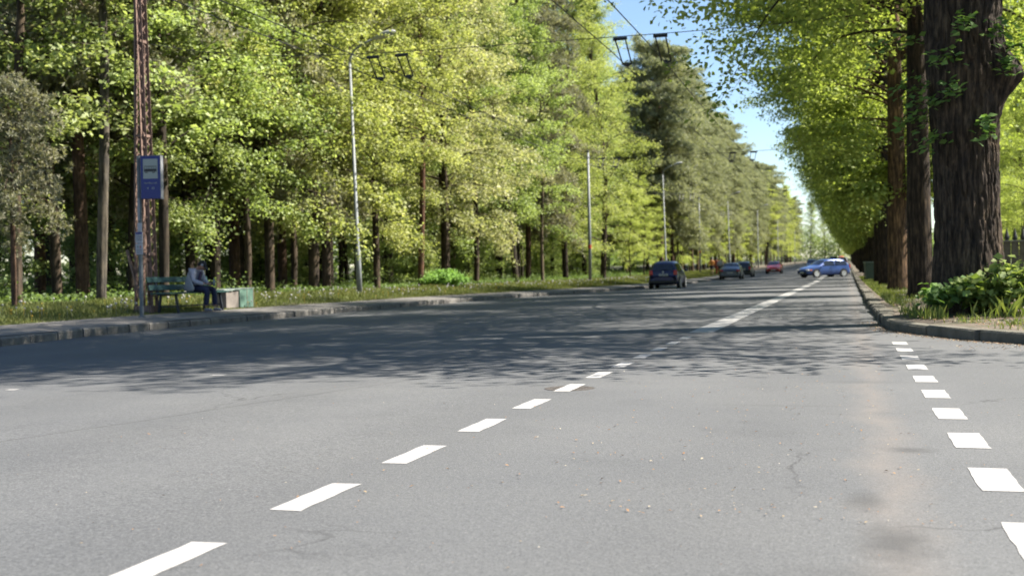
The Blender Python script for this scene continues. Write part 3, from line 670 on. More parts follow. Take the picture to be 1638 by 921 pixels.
# trees closing the end of the road
for i in range(12):
    X = -34 + i * 5.2; yy = 455 + rnd.uniform(-12, 18)
    tree(rnd.choice(['maple_a', 'lime_a', 'maple_b']), 'distant_tree', X, yy, float(grade(yy)), rnd.uniform(0, 6), rnd.uniform(.8, 1.0), 'hazy tree closing the far end of the road', 'tree', 'trees at the end of the road', (1.1, 1.1, 1.0))

# nearest linden: huge trunk in full detail
def big_linden():
    root = empty('linden_tree', (1.74, 18.45, 0.10)); tag(root, 'huge nearest linden with deeply furrowed dark bark and a burr, rising from the leafy shrub', 'linden')
    nz, na = 420, 300; Hh = 7.2; vs = np.empty((nz, na, 3)); rs = np.random.RandomState(2)
    zz = np.linspace(-0.25, Hh, nz); aa = np.linspace(0, 2 * np.pi, na, endpoint=False); A, Z = np.meshgrid(aa, zz)
    rad = np.interp(Z, [-.25, 0, .35, .9, 1.6, 2.6, 3.2, 3.8, 4.4, 5.5, 7.2], [.84, .72, .585, .53, .50, .51, .55, .60, .60, .58, .50])
    rad *= 1 + 0.10 * np.exp(-np.clip(Z, 0, 9) / .35) * np.cos(5 * A + .6) + 0.03 * np.sin(3 * A + Z * .4)
    rad += 0.32 * np.exp(-(((A + 0.15 + np.pi) % (2 * np.pi) - np.pi) / .38) ** 2 - ((Z - 3.55) / .30) ** 2)
    rad += 0.07 * np.exp(-(((A - 4.0 + np.pi) % (2 * np.pi) - np.pi) / .5) ** 2 - ((Z - 2.9) / .5) ** 2)
    # furrowed ridges: anisotropic value noise, periodic in angle
    def vn(na_, nz_, seed):
        g = np.random.RandomState(seed).rand(nz_ + 2, na_); u = A / (2 * np.pi) * na_; w = (Z + .25) / (Hh + .25) * nz_
        i0 = np.floor(u).astype(int) % na_; i1 = (i0 + 1) % na_; j0 = np.floor(w).astype(int); fu = u - np.floor(u); fw = w - j0; fu = fu * fu * (3 - 2 * fu); fw = fw * fw * (3 - 2 * fw)
        return (g[j0, i0] * (1 - fu) + g[j0, i1] * fu) * (1 - fw) + (g[j0 + 1, i0] * (1 - fu) + g[j0 + 1, i1] * fu) * fw
    wv = (vn(9, 12, 4) - .5) * .5
    A0 = A.copy(); A = (A0 + wv * .35) % (2 * np.pi)
    r1 = 1 - np.abs(2 * vn(58, 20, 5) - 1); r2 = 1 - np.abs(2 * vn(115, 46, 6) - 1); r3 = vn(120, 170, 7)
    A = A0
    rad += -0.040 * r1 ** 3 - 0.018 * r2 ** 2 + 0.010 * r3
    rad *= .93; lean = 0.02 * Z
    vs[..., 0] = rad * np.cos(A) - 0.012 * Z; vs[..., 1] = rad * np.sin(A); vs[..., 2] = Z
    idx = np.arange(nz * na).reshape(nz, na); f = np.stack([idx[:-1], np.roll(idx, -1, 1)[:-1], np.roll(idx, -1, 1)[1:], idx[1:]], -1).reshape(-1, 4)
    me = bpy.data.meshes.new('trunk'); me.from_pydata(vs.reshape(-1, 3).tolist(), [], f.tolist()); me.update()
    o = link('trunk', me, root, M_BARKL, True); o.color = (1.65, 1.55, 1.5, 1)
    # limbs above the picture and crown that throws the near shade
    tm, cr = grow(seed=31, H=11.5, Rr=6.3, base=1.2, r0=0.30, nl=120, leaf=0.125, lpc=20, droop=0.5, wob=.1, peak=.3)
    tm.materials.append(M_BARKL); t = bpy.data.objects.new('limbs', tm); COL.objects.link(t); t.parent = root; t.location = (-.08, 0, 5.6); t.color = (.9, .9, .9, 1)
    k = bpy.data.objects.new('crown', cr); COL.objects.link(k); k.parent = root; k.location = (-.08, -.4, 5.6); k.color = (*GL, 1)
    # leafy shoots straight from the bark
    rs = np.random.RandomState(12); 
    sh = [(3.55, 3.4, .55), (3.9, 3.1, .6), (4.25, 3.75, .5), (4.4, 3.3, .5), (4.0, 2.6, .45), (5.4, 3.6, .35), (5.2, 4.1, .5), (5.0, 2.7, .25), (3.4, 2.9, .5), (4.6, 4.2, .6), (3.2, 4.1, .8), (5.9, 3.9, .5)]
    for a, z, L_ in sh:
        T = MB(); P = []; Nn = []; rr = 0.56; p = Vector((rr * math.cos(a), rr * math.sin(a), z)); d = Vector((math.cos(a), math.sin(a), .25)); pts = [p]
        for q in range(5):
            p = p + d.normalized() * L_ / 5; d.z -= .22; pts.append(p.copy())
            for w in range(8):
                o_ = Vector(rs.normal(size=3)) * .09; P.append(tuple(p + o_)); Nn.append((rs.normal() * .4 + d.x * .3, rs.normal() * .4 + d.y * .3, .9))
        T.tube(pts, [.008] * 6, 4)
        st = T.build('shoot', M_BARK, root); n = len(P)
        me = leaf_mesh('shoot_leaves', np.array(P), np.array(Nn), 0.125 * rs.uniform(.6, 1.25, n), rs.rand(n) * .6, M_LEAF, rs=rs, aspect=.85); l = link('shoot_leaves', me, st); l.color = (.75, 1.0, .8, 1)
big_linden()
# second linden's sunlit right edge is put in as its lighter bark tint; shrub of basal shoots
def shrub(name, cx, cy, cz, dims, n, leaf, label, col, seed, cat='shrub'):
    rs = np.random.RandomState(seed); root = empty(name, (cx, cy, cz)); T = MB(); C = []
    for i in range(int(n / 90)):
        a = rs.rand() * 6.28; q = rs.rand() ** .5; e = Vector((dims[0] * q * math.cos(a), dims[1] * q * math.sin(a), dims[2] * (1 - .55 * q * q) * rs.uniform(.7, 1.05)))
        b = Vector((e.x * .35, e.y * .35, 0)); T.tube([b, b.lerp(e, .5) + Vector((0, 0, .1)), e], [.008, .006, .003], 4, cap=False)
        for t in (.55, .75, .9, 1): C.append(tuple(b.lerp(e, t)))
    C = np.array(C); idx = rs.randint(0, len(C), n); P = C[idx] + rs.normal(size=(n, 3)) * np.array([.11, .11, .06]); P[:, 2] = np.maximum(P[:, 2], .04)
    me = leaf_mesh('foliage', P, rs.normal(size=(n, 3)) * .42 + np.array([0, -.25, .9]), leaf * rs.uniform(.55, 1.3, n), .45 + rs.normal(0, .22, n), M_LEAF, rs=rs, aspect=.85)
    l = link('foliage', me, root); l.color = (*col, 1); T.build('stems', M_BARK, root); tag(root, label, cat); return root
shrub('leafy_shrub', 2.45, 17.6, 0.16, (.95, .6, .72), 2600, .125, 'low broad-leaved shrub of basal shoots hugging the huge linden trunk', (.92, .98, .7), 4)
shrub('leafy_shrub', 1.45, 17.55, 0.16, (.42, .3, .5), 420, .12, 'small sprig of leaves on the left foot of the huge linden trunk', (.7, .95, .7), 6)
pb = at_plane(712, -17.6); shrub('round_bush', pb.x, pb.y, verge_z(pb.x, pb.y), (1.1, 1.1, .85), 6000, .09, 'round green bush on the grass verge in front of the forked maple', (.8, 1.15, .7), 9, 'bush')

# ------------------------------------------------------------------ grass
def blades(name, XY, Zb, h, w, tint, label, col):
    rs = np.random.RandomState(len(XY)); n = len(XY); a = rs.rand(n) * 6.283; t = rs.rand(n) * 6.283
    ln = rs.normal(0, .35, n) * h; B = np.column_stack([XY, Zb]); d = np.stack([np.cos(a), np.sin(a), np.zeros(n)], 1) * w[:, None]
    mid = B + np.stack([np.cos(t) * ln * .35, np.sin(t) * ln * .35, h * .6], 1); tip = B + np.stack([np.cos(t) * ln, np.sin(t) * ln, h], 1)
    v = np.empty((n, 4, 3)); v[:, 0] = B - d * .5; v[:, 1] = B + d * .5; v[:, 2] = mid + d * .35; v[:, 3] = tip
    me = bpy.data.meshes.new(name); me.vertices.add(4 * n); me.vertices.foreach_set('co', v.reshape(-1).astype(np.float32)); me.loops.add(4 * n); me.loops.foreach_set('vertex_index', np.arange(4 * n, dtype=np.int32))
    me.polygons.add(n); me.polygons.foreach_set('loop_start', np.arange(0, 4 * n, 4, dtype=np.int32)); me.polygons.foreach_set('loop_total', np.full(n, 4, dtype=np.int32))
    at = me.attributes.new('tint', 'FLOAT', 'POINT'); at.data.foreach_set('value', np.repeat(np.clip(tint, 0, 1), 4).astype(np.float32)); me.update(); me.validate(); me.materials.append(M_GRASS)
    o = link(name, me); o.color = (*col, 1); tag(o, label, 'grass', kind='stuff'); return o
def left_grass():
    rs = np.random.RandomState(21); n = 210000; Y = 13 + 150 * rs.rand(n) ** 1.9; u = rs.rand(n)
    ky = np.array([kl_x(t) - pave_w(t) for t in Y]); X = ky + .06 - u * np.where(Y < 60, 4.6, 5.2) - .0
    cl = .5 + .25 * (np.sin(X * 2.1 + 1.3 * np.sin(Y * .8)) + np.sin(Y * 1.7 + X)); ed = np.clip((ky - X) / 1.0, .25, 1)
    keep = rs.rand(n) < (.55 + .45 * cl); X, Y, cl, ed = X[keep], Y[keep], cl[keep], ed[keep]; n = len(X)
    Z = np.array([verge_z(a, b) for a, b in zip(X, Y)]) - .01
    h = (.06 + .13 * cl + .06 * rs.rand(n)) * ed * rs.uniform(.6, 1.2, n); w = (.009 + .00035 * Y) * rs.uniform(.7, 1.4, n)
    blades('grass', np.stack([X, Y], 1), Z, h, w, .35 + .4 * rs.rand(n) + .2 * (cl - .5), 'tall meadow grass on the verge between pavement and wood', (.95, .92, .85))
    # dandelions
    for nm, mat, k, r_, lab in (('dandelion_clocks', M_FLW, 420, .022, 'round white dandelion seed heads standing in the verge grass'), ('dandelion_flowers', M_FLY, 260, .02, 'yellow dandelion flowers in the verge grass')):
        m = MB(); 
        for i in range(k):
            yy = 14 + 75 * rs.rand() ** 1.5; xx = kl_x(yy) - pave_w(yy) - .2 - 3.6 * rs.rand(); z = verge_z(xx, yy); hh = rs.uniform(.14, .28) if mat is M_FLW else rs.uniform(.08, .22)
            rr = r_ * rs.uniform(.8, 1.3) * (1 + yy * .006)
            m.lathe((xx, yy, z + hh), [(.001, -rr), (rr * .8, -rr * .6), (rr, 0), (rr * .8, rr * .6), (.001, rr)] if mat is M_FLW else [(.001, -.006), (rr, 0), (rr * .9, .006), (.001, .008)], 6)
            m.tube([(xx, yy, z), (xx, yy, z + hh - .01)], .0025, 3, cap=False)
        o = m.build(nm, mat, smooth=True); tag(o, lab, 'dandelions', kind='stuff')
left_grass()
def right_grass():
    rs = np.random.RandomState(22); n = 60000; Y = 12 + 75 * rs.rand(n) ** 1.6; X = np.array([kr2(max(t, 11.2)) for t in Y]) + .32 + rs.rand(n) ** 1.2 * 4.5
    Y = np.where(X > 3, np.maximum(Y, 12.4), Y)
    cl = np.sin(X * 3.1 + 1.3 * np.sin(Y * 1.9)) + np.sin(Y * 1.3 + 2 * X); near = np.hypot(X - 1.68, Y - 18.4)
    dens = np.where(Y < 24, .30, .8); keep = (cl * .5 + rs.normal(0, .35, n) > .9 - dens * 1.3) & (near > .75) & (near + rs.rand(n) * .6 > 1.2)
    X, Y = X[keep], Y[keep]; n = len(X); Z = grade(Y) + .13 + np.zeros(n)
    h = np.where(Y < 22, rs.uniform(.03, .12, n), rs.uniform(.05, .16, n)); 
    blades('grass', np.stack([X, Y], 1), Z, h, (.006 + .0003 * Y) * rs.uniform(.7, 1.3, n), rs.rand(n) * .9, 'short patchy grass on the soil under the avenue trees', (1.1, 1.1, .9))
    # taller tufts by the big trunk
    XY = []; Hs = []
    for cx, cy, k, hh in ((2.05, 16.7, 36, .34), (2.3, 16.6, 16, .40), (1.75, 16.6, 14, .26), (2.75, 16.5, 34, .3), (1.0, 17.4, 90, .22), (1.15, 16.9, 60, .2), (.95, 18.1, 70, .2), (3.0, 16.9, 60, .4), (2.5, 15.6, 60, .12), (2.0, 15.2, 70, .1), (1.5, 15.9, 50, .12)):
        for i in range(k): XY.append((cx + rs.normal() * .1, cy + rs.normal() * .1)); Hs.append(hh * rs.uniform(.4, 1.1))
    XY = np.array(XY); Hs = np.array(Hs); blades('grass', XY, np.full(len(XY), .13), Hs, np.full(len(XY), .011), .4 + .6 * rs.rand(len(XY)), 'long grass tufts in front of the shrub by the huge linden', (1.15, 1.25, .9))
right_grass()
def litter():
    rs = np.random.RandomState(33); P = []; S = []
    for i in range(8200):
        if i < 1500: y = 13.0 + 6 * rs.rand() ** 1.2; x = kr2(y) - .02 - abs(rs.normal(0, .14)) - .02; s = rs.uniform(.012, .03)
        elif i < 2300: y = rs.uniform(11.9, 13.4); x = kr2(y) + rs.normal(0, .5); y = y - .15 - abs(rs.normal(0, .15)); s = rs.uniform(.012, .03)
        elif i < 3600: y = 4 + 60 * rs.rand() ** 1.5; x = .35 - abs(rs.normal(0, 1.2)); s = rs.uniform(.008, .022)
        elif i < 4300: y = 2.5 + 10 * rs.rand(); x = rs.uniform(-4, 2.5); s = rs.uniform(.005, .013)
        else: y = 13.5 + 11 * rs.rand() ** 1.3; x = kr2(y) + .35 + 3.5 * rs.rand(); s = rs.uniform(.02, .05)
        z = (road_z(x, y) + .006) if i < 4300 else .16
        P.append((x, y, z)); S.append(s)
    P = np.array(P); n = len(P); me = leaf_mesh('fallen_leaves', P, rs.normal(size=(n, 3)) * .18 + np.array([0, 0, 1]), np.array(S), rs.rand(n), M_DEBRIS, rs=rs, aspect=.5)
    o = link('fallen_leaves', me); tag(o, 'dry brown leaf litter scattered on the road and along the right kerb', 'fallen leaves', kind='stuff')
litter()
def manhole():
    m = MB(); m.lathe((-1.98, 8.31, 0.0015), [(.18, 0), (.18, .006)], 40)
    r = empty('manhole_cover', (-1.98, 8.31, 0)); tag(r, 'rusty round iron manhole cover under a painted dash', 'manhole cover')
    m = MB(); m.lathe((0, 0, 0), [(.185, 0), (.185, .0014), (.16, .0014), (.158, .0008)], 40); m.build('rim', M_IRONCOVER, r)
    m = MB(); m.lathe((0, 0, 0), [(.157, 0), (.157, .0010)], 40)
    for i in range(-4, 5):
        for j in range(-4, 5):
            if i * i + j * j < 17: m.box((i * .035, j * .035, .0012), (.018, .018, .0008))
    m.build('lid', M_IRONCOVER, r)
manhole()

# ------------------------------------------------------------------ street furniture
def lattice_pole(name, loc, wx0, wx1, dy, H, label, mat, rz=0.0, cell=.32):
    r = empty(name, loc, rz); tag(r, label, 'pole')
    def hw(z): return (wx0 + (wx1 - wx0) * z / H) / 2
    for sx in (-1, 1):
        for sy in (-1, 1):
            m = MB(); t = .09 if dy > .22 else .035
            a = Vector((sx * hw(0), sy * dy / 2, -.05)); b = Vector((sx * hw(H), sy * dy / 2, H)); off = Vector((-sx * t / 2, 0, 0)); m.bar(a + off, b + off, t, .008)
            off = Vector((0, -sy * t / 2, 0)); m.bar(a + off, b + off, .008, t); m.build('corner_angle', mat, r)
    m = MB(); z = .25
    while z < H - cell:
        h0, h1 = hw(z), hw(z + cell)
        for sy in (-1, 1):
            y = sy * (dy / 2 - .006); m.bar((-h0, y, z), (h1, y, z + cell), .022, .006); m.bar((h0, y + .008 * -sy, z), (-h1, y + .008 * -sy, z + cell), .022, .006)
        for sx in (-1, 1):
            m.bar((sx * (h0 - .006), -dy / 2, z), (sx * (h1 - .006), dy / 2, z + cell), .006, .022); m.bar((sx * (h0 - .014), dy / 2, z), (sx * (h1 - .014), -dy / 2, z + cell), .006, .022)
        z += cell
    m.build('lacing', mat, r); m = MB()
    for z in (1.3, 3.95, 5.7):
        if z < H: m.box((0, 0, z), (2 * hw(z) + .03, dy + .03, .05))
    for z in (1.35, 4.05, 6.2):
        mm = MB()
        if z < H - .2:
            h = hw(z) + .012
            for sy in (-1, 1): mm.bar((-h, sy * (dy / 2 + .006), z), (h, sy * (dy / 2 + .006), z), .006, .06)
            for sx in (-1, 1): mm.bar((sx * h, -dy / 2, z), (sx * h, dy / 2, z), .006, .06)
            mm.build('clamp_band', mat, r)
    m = MB(); m.box((0, 0, .09), (wx0 + .03, dy + .03, .16)); m.build('foot_plate', mat, r, bevel=.01); return r
LPX, LPY = -15.45, 23.15
lp = lattice_pole('lattice_pole', (LPX, LPY, .10), .42, .05, .30, 8.4, 'tall rusty red lattice trolley pole behind the bus stop sign', M_RUST)
m = MB(); m.bar((-.42, -.1, 1.45), (-.02, -.2, .35), .05, .05); m.build('brace', M_RUST, lp)
lattice_pole('lattice_pole', (4.05, 26.2, .15), .26, .16, .2, 8, 'shade-darkened lattice trolley pole at the right edge, in front of the spiked fence', M_WIRE, cell=.28)  # dark wire material stands in for the shade on this pole

def text_part(txt, size, loc, mat, parent, name, align='CENTER'):
    cu = bpy.data.curves.new(name, 'FONT'); cu.body = txt; cu.size = size; cu.extrude = .001; cu.align_x = align
    o = bpy.data.objects.new(name, cu); COL.objects.link(o); bpy.context.view_layer.update()
    me = bpy.data.meshes.new_from_object(o.evaluated_get(bpy.context.evaluated_depsgraph_get())); bpy.data.objects.remove(o)
    n = link(name, me, parent, mat); n.rotation_euler = (R(90), 0, 0); n.location = loc; return n
def bus_stop():
    p = (-14.2, 21.1, .085); r = empty('bus_stop_sign', p, R(11)); r.scale = (.93,) * 3; tag(r, 'blue bus stop sign with a black bus pictogram on a grey post', 'bus stop sign')
    m = MB(); m.tube([(0, 0, 0), (0, 0, 3.62)], .045, 14); m.lathe((0, 0, 0), [(.09, 0), (.09, .02), (.05, .03)], 14); m.build('post', M_POLEGREY, r, smooth=False)
    b = MB(); b.box((.30, 0, 3.13), (.46, .15, .96)); sg = b.build('sign_box', M_SIGNB, r, bevel=.008)
    s = MB(); s.box((.533, 0, 3.13), (.006, .155, .965)); s.box((.067, 0, 3.13), (.006, .155, .965)); s.box((.30, 0, 3.614), (.47, .155, .008)); s.build('edge_plate', M_SILV, r)
    w = MB(); w.box((.30, -.0775, 3.32), (.335, .004, .44)); w.build('pictogram_field', M_SIGNW, r)
    k = MB(); y = -.0815
    k.box((.30, y, 3.285), (.29, .003, .06)); k.box((.30, y, 3.375), (.27, .003, .012))
    for i in range(6): k.box((.166 + i * .0535 if i else .165, y, 3.345), (.010, .003, .065))
    for x in (.205, .375): k.lathe((x, y + .001, 3.25), [(.030, -.002), (.030, .002)], 14, 'Y')
    k.build('bus_pictogram', M_SIGNK, r); h = MB()
    for x in (.205, .375): h.lathe((x, y - .003, 3.25), [(.013, -.001), (.013, .001)], 10, 'Y')
    h.build('wheel_hubs', M_SIGNW, r)
    text_part('Stendera iela', .058, (.30, -.078, 2.985), M_SIGNW, r, 'stop_name'); text_part('4   48', .075, (.30, -.078, 2.86), M_SIGNW, r, 'line_numbers')
    l = MB(); l.box((.0, -.052, 2.42), (.055, .012, .5)); l.build('pale_strip', M_SILV, r)
    q = MB(); q.box((.02, -.062, 2.02), (.10, .012, .19)); q.build('notice_plate', M_PLATE, r)
    q = MB(); q.box((.0, -.062, 1.79), (.165, .014, .25)); t = q.build('timetable', M_PLATE, r); e = MB(); e.box((0, -.070, 1.885), (.15, .002, .045)); e.build('blue_header', M_SIGNB, t)
    e = MB(); 
    for i in range(6): e.box((0, -.070, 1.84 - i * .024), (.13, .0015, .006))
    e.build('printed_lines', M_SIGNK, t)
    q = MB(); q.box((.0, -.062, 1.53), (.165, .014, .24)); t = q.build('route_plate', M_PLATE, r); e = MB(); e.box((-.03, -.070, 1.58), (.022, .002, .06)); e.build('green_mark', M_GBOX, t); e = MB(); e.box((.03, -.070, 1.58), (.022, .002, .06)); e.build('red_mark', M_REDC, t)
    e = MB()
    for i in range(5): e.box((0, -.070, 1.52 - i * .02), (.12, .0015, .005))
    e.build('printed_lines', M_SIGNK, t)
bus_stop()
BX = -14.85; BY0, BY1 = at_plane(254, BX).y, at_plane(349, BX).y; BZ = .10
def bench():
    r = empty('park_bench', (BX, (BY0 + BY1) / 2, BZ)); tag(r, 'green slatted bench on dark iron legs beside the bus stop', 'bench'); L_ = BY1 - BY0
    for i, x in enumerate((-.17, -.035, .10, .235)): m = MB(); m.box((x, 0, .45), (.115, L_, .035)); m.build('seat_slat', M_BENCH, r, bevel=.006)
    for i, (x, z) in enumerate(((-.265, .58), (-.315, .76))): m = MB(); m.box((x, 0, z), (.03, L_, .125), Matrix.Rotation(R(-14), 3, 'Y')); m.build('back_slat', M_BENCH, r, bevel=.006)
    for y in (-L_ / 2 + .32, L_ / 2 - .32):
        for pts in (((.22, y, .43), (.29, y, 0)), ((-.16, y, .43), (-.22, y, 0))): m = MB(); m.bar(pts[0], pts[1], .05, .045); m.build('leg', M_IRON, r)
        m = MB(); m.bar((.28, y, .41), (-.24, y, .41), .045, .03); m.bar((-.215, y, .40), (-.345, y, .84), .045, .03); m.bar((-.2, y, .15), (.26, y, .15), .03, .03); m.build('frame', M_IRON, r)
    m = MB(); m.bar((.03, -L_ / 2 + .32, .15), (.03, L_ / 2 - .32, .15), .03, .03); m.build('stretcher', M_IRON, r)
bench()
def boxes():
    r = empty('concrete_bin', (-15.22, 26.25, .10)); tag(r, 'square concrete litter bin with flat grey-green lids at the end of the bench', 'litter bin')
    m = MB(); m.box((0, 0, .22), (.42, .62, .44)); m.build('body', M_CONC, r, bevel=.015)
    for y in (-.2, .17): m = MB(); m.box((0, y - .06, .468 + (.012 if y > 0 else 0)), (.5, .42, .03), Matrix.Rotation(R(2 if y > 0 else -2), 3, 'X')); m.build('lid', M_LID, r, bevel=.008)
    r = empty('green_box', (-15.2, 27.0, .10)); tag(r, 'pale green metal box standing right of the concrete bin', 'metal box')
    m = MB(); m.box((0, 0, .245), (.36, .72, .49)); m.build('body', M_GBOX, r, bevel=.012); m = MB(); m.box((0, 0, .503), (.39, .75, .02)); m.build('lid', M_LID, r, bevel=.004)
    m = MB(); m.box((.186, .0, .25), (.006, .012, .44)); m.box((.186, .34, .25), (.006, .02, .44)); m.build('seam', M_RUST, r)
boxes()
def lamp(loc, H, label, lean=0.0, head=True):
    r = empty('street_lamp', loc); r.rotation_euler = (0, lean, 0); tag(r, label, 'street lamp', 'lamp posts along the left pavement')
    m = MB(); m.tube([(0, 0, -.1), (0, 0, 1.6), (0, 0, 1.65), (0, 0, H - .9)], [.10, .095, .072, .045], 12); m.lathe((0, 0, 0), [(.14, 0), (.14, .03), (.11, .06)], 12); m.build('post', M_GALV, r, smooth=True)
    m = MB(); m.tube([(0, 0, H - 1.0), (.03, 0, H - .75), (.2, 0, H - .5), (.6, 0, H - .3), (1.0, 0, H - .18)], [.045, .042, .038, .036, .034], 8); m.build('arm', M_GALV, r, smooth=True)
    q = Matrix.Rotation(R(-14), 4, 'Y')
    m = MB(); vs = MB(); vs.lathe((0, 0, 0), [(.001, -.48), (.07, -.45), (.13, -.28), (.20, 0), (.19, .22), (.11, .40), (.001, .48)], 14, 'X', 1, .62)
    m.v = [tuple(q @ Vector(v) + Vector((1.33, 0, H - .1))) for v in vs.v]; m.f = vs.f; h = m.build('lamp_head', M_LAMP, r, smooth=True)
    g = MB(); vs = MB(); vs.lathe((.05, 0, -.05), [(.001, -.26), (.10, -.2), (.13, 0), (.10, .2), (.001, .26)], 12, 'X', 1, .5); g.v = [tuple(q @ Vector(v) + Vector((1.33, 0, H - .115))) for v in vs.v]; g.f = vs.f; g.build('lamp_glass', M_LAMPG, h, smooth=True)
p = at_plane(575, -16.6); lamp((p.x, p.y, verge_z(p.x, p.y)), 9.2, 'nearest grey street lamp, standing in the verge grass right of the green box', R(-1.5))
for px, H, lab in ((1066, 10.0, 'street lamp rising directly behind the dark blue hatchback'), (1168, 10.6, 'street lamp rising directly behind the silver parked car')):
    p = at_plane(px, -15.4); lamp((p.x, p.y, verge_z(p.x, p.y)), H, lab, R(-1.2))
for px, lab in ((1213, 'far street lamp between the silver car and the red car'), (1245, 'far street lamp just behind the red car'), (1272, 'most distant street lamp, left of the blue car')):
    p = at_plane(px, -14.2); lamp((p.x, p.y, verge_z(p.x, p.y)), 10.5, lab)
# plain trolley poles
def tpole(px, X, H, lab, wide=.11):
    p = at_plane(px, X); r = empty('trolley_pole', (p.x, p.y, verge_z(p.x, p.y))); tag(r, lab, 'pole', 'trolley poles along the left pavement')
    m = MB(); m.tube([(0, 0, -.1), (0, 0, 3.2), (-.02, 0, H)], [wide, wide * .95, wide * .7], 12); m.build('shaft', M_GALV, r, smooth=True)
    m = MB(); m.lathe((0, 0, 2.3), [(wide * 1.08, -.12), (wide * 1.08, .12)], 12); m.build('painted_band', M_REDC, r)
    m = MB(); m.lathe((-.02, 0, H), [(.02, 0), (.09, .0), (.09, .1), (.02, .14)], 10); m.build('cap', M_WIRE, r)
tpole(944, -16.0, 8.4, 'grey trolley pole with a red band between two tall lime trees')
tpole(1120, -15.0, 8.0, 'slim trolley pole between the hatchback and the silver car', .09)

# trolley wires
WX = [-10.35, -9.65, -4.62, -3.75]; WZ = 5.42
for i, (x, lab) in enumerate(zip(WX, ('leftmost overhead contact wire above the far lane', 'second overhead contact wire from the left above the far lane', 'third overhead contact wire, left one of the pair crossing the sky', 'rightmost overhead contact wire crossing the sky gap'))):
    m = MB(); pts = []; y = -12.0
    while y < 430:
        ph = ((y - 24.6) % 25.5) / 25.5; pts.append((x, y, WZ + grade(y) - .10 * math.sin(ph * math.pi))); y += 5.1
    m.tube(pts, .0105, 5); o = m.build('contact_wire', M_WIRE); tag(o, lab, 'wire', 'overhead trolley wires')
for j, yy in enumerate((24.6, 50.2, 76, 102)):
    lab = ['nearest span wire crossing over the road from the rusty lattice pole', 'second span wire crossing over the road', 'third span wire crossing over the road', 'fourth and farthest span wire crossing over the road'][j]
    m = MB(); a = Vector((-15.95 if j == 0 else -15.8, yy - .3 if j == 0 else yy, 6.5)); b = Vector((4.05 if j == 0 else 1.55, yy, 6.5)); pts = []
    for k in range(17): t = k / 16; q = a.lerp(b, t); q.z = 6.5 + float(grade(yy)) - .62 * (1 - (2 * t - 1) ** 4); pts.append(q)
    m.tube(pts, .008, 4); o = m.build('span_wire', M_WIRE); tag(o, lab, 'wire', 'span wires over the road')
    for i, x in enumerate(WX):
        z = 5.86 + float(grade(yy)); r = empty('wire_hanger', (x, yy, z))
        tag(r, ['nearest', 'second nearest', 'third nearest', 'farthest'][j] + ' row, ' + ['leftmost', 'second', 'third', 'rightmost'][i] + ' dark trapezoid hanger holding a contact wire', 'wire hanger', 'hangers of the trolley wires')
        sgn = 1 if j == 0 else -1; dd = (.45 if i < 2 else .8) * sgn; m = MB(); m.tube([(-.15, 0, 0), (.15, 0, 0)], .036, 8); m.build('top_bar', M_WIRE, r)
        for sx in (-1, 1): m = MB(); m.tube([(sx * .11, 0, 0), (sx * .10, dd, -.40)], .017, 6); m.build('side_rod', M_WIRE, r)
        m = MB(); m.tube([(-.10, dd, -.40), (0, dd, -.44), (.10, dd, -.40)], .022, 6); m.box((0, dd, -.42), (.09, .12, .07)); m.build('clamp', M_WIRE, r)

def fence():
    r = empty('spiked_fence', (4.9, 43.5, .12), R(-86)); tag(r, 'dark board fence with a pale rail and iron spikes at the right edge', 'fence')
    n = 3; k = 0
    for i in range(n + 1): m = MB(); m.box((0, i * 2.5, .88), (.14, .14, 1.76)); m.build('post', M_FENCE, r)
    for i in range(n):
        m = MB()
        for j in range(9): m.box((0.0, i * 2.5 + .2 + j * .262, .80), (.04, .235, 1.52))
        m.build('board_panel', M_FENCE, r); m = MB(); m.box((0, i * 2.5 + 1.25, 1.585), (.12, 2.34, .05)); m.box((.06, i * 2.5 + 1.25, .4), (.05, 2.34, .07)); m.build('rail', M_RAIL, r)
        for j in range(9):
            if k >= 99: break
            m = MB(); yy = i * 2.5 + .2 + j * .262; m.lathe((0, yy, 1.61), [(.05, 0), (.095, .05), (.075, .14), (.004, .44)], 8); m.build('spike', M_WIRE, r); k += 1
fence()
def wheelie():
    y = 68.0; r = empty('wheelie_bin', (1.22, y, float(grade(y)) + .17), R(10)); tag(r, 'dark green wheelie bin standing at the kerb between the avenue trunks', 'bin')
    m = MB(); m.box((0, 0, .5), (.46, .50, .9)); 
    v = [Vector(a) for a in m.v]; m.v = [tuple(Vector((a.x * (1.22 if a.z > .5 else 1), a.y * (1.22 if a.z > .5 else 1), a.z))) for a in v]; m.build('body', M_BINGREEN, r, bevel=.03)
    m = MB(); m.box((0, -.02, .99), (.62, .68, .07)); m.build('lid', M_BINLID, r, bevel=.03)
    m = MB(); m.tube([(-.25, .37, .93), (.25, .37, .93)], .018, 8); m.build('handle', M_BINGREEN, r)
    for sx in (-1, 1): m = MB(); m.lathe((sx * .24, .24, .05), [(.10, -.03), (.10, .03)], 14, 'X'); m.build('wheel', M_TYRE, r)
wheelie()
def kblock(x, y, lab):
    m = MB(); m.box((0, 0, .09), (.22, 5.5, .2)); o = m.build('kerb_block', M_YEL, bevel=.03); o.location = (x, y, road_z(x, y)); tag(o, lab, 'kerb block')
kblock(-10.72, 139, 'pale yellow painted kerb block in front of the red car')

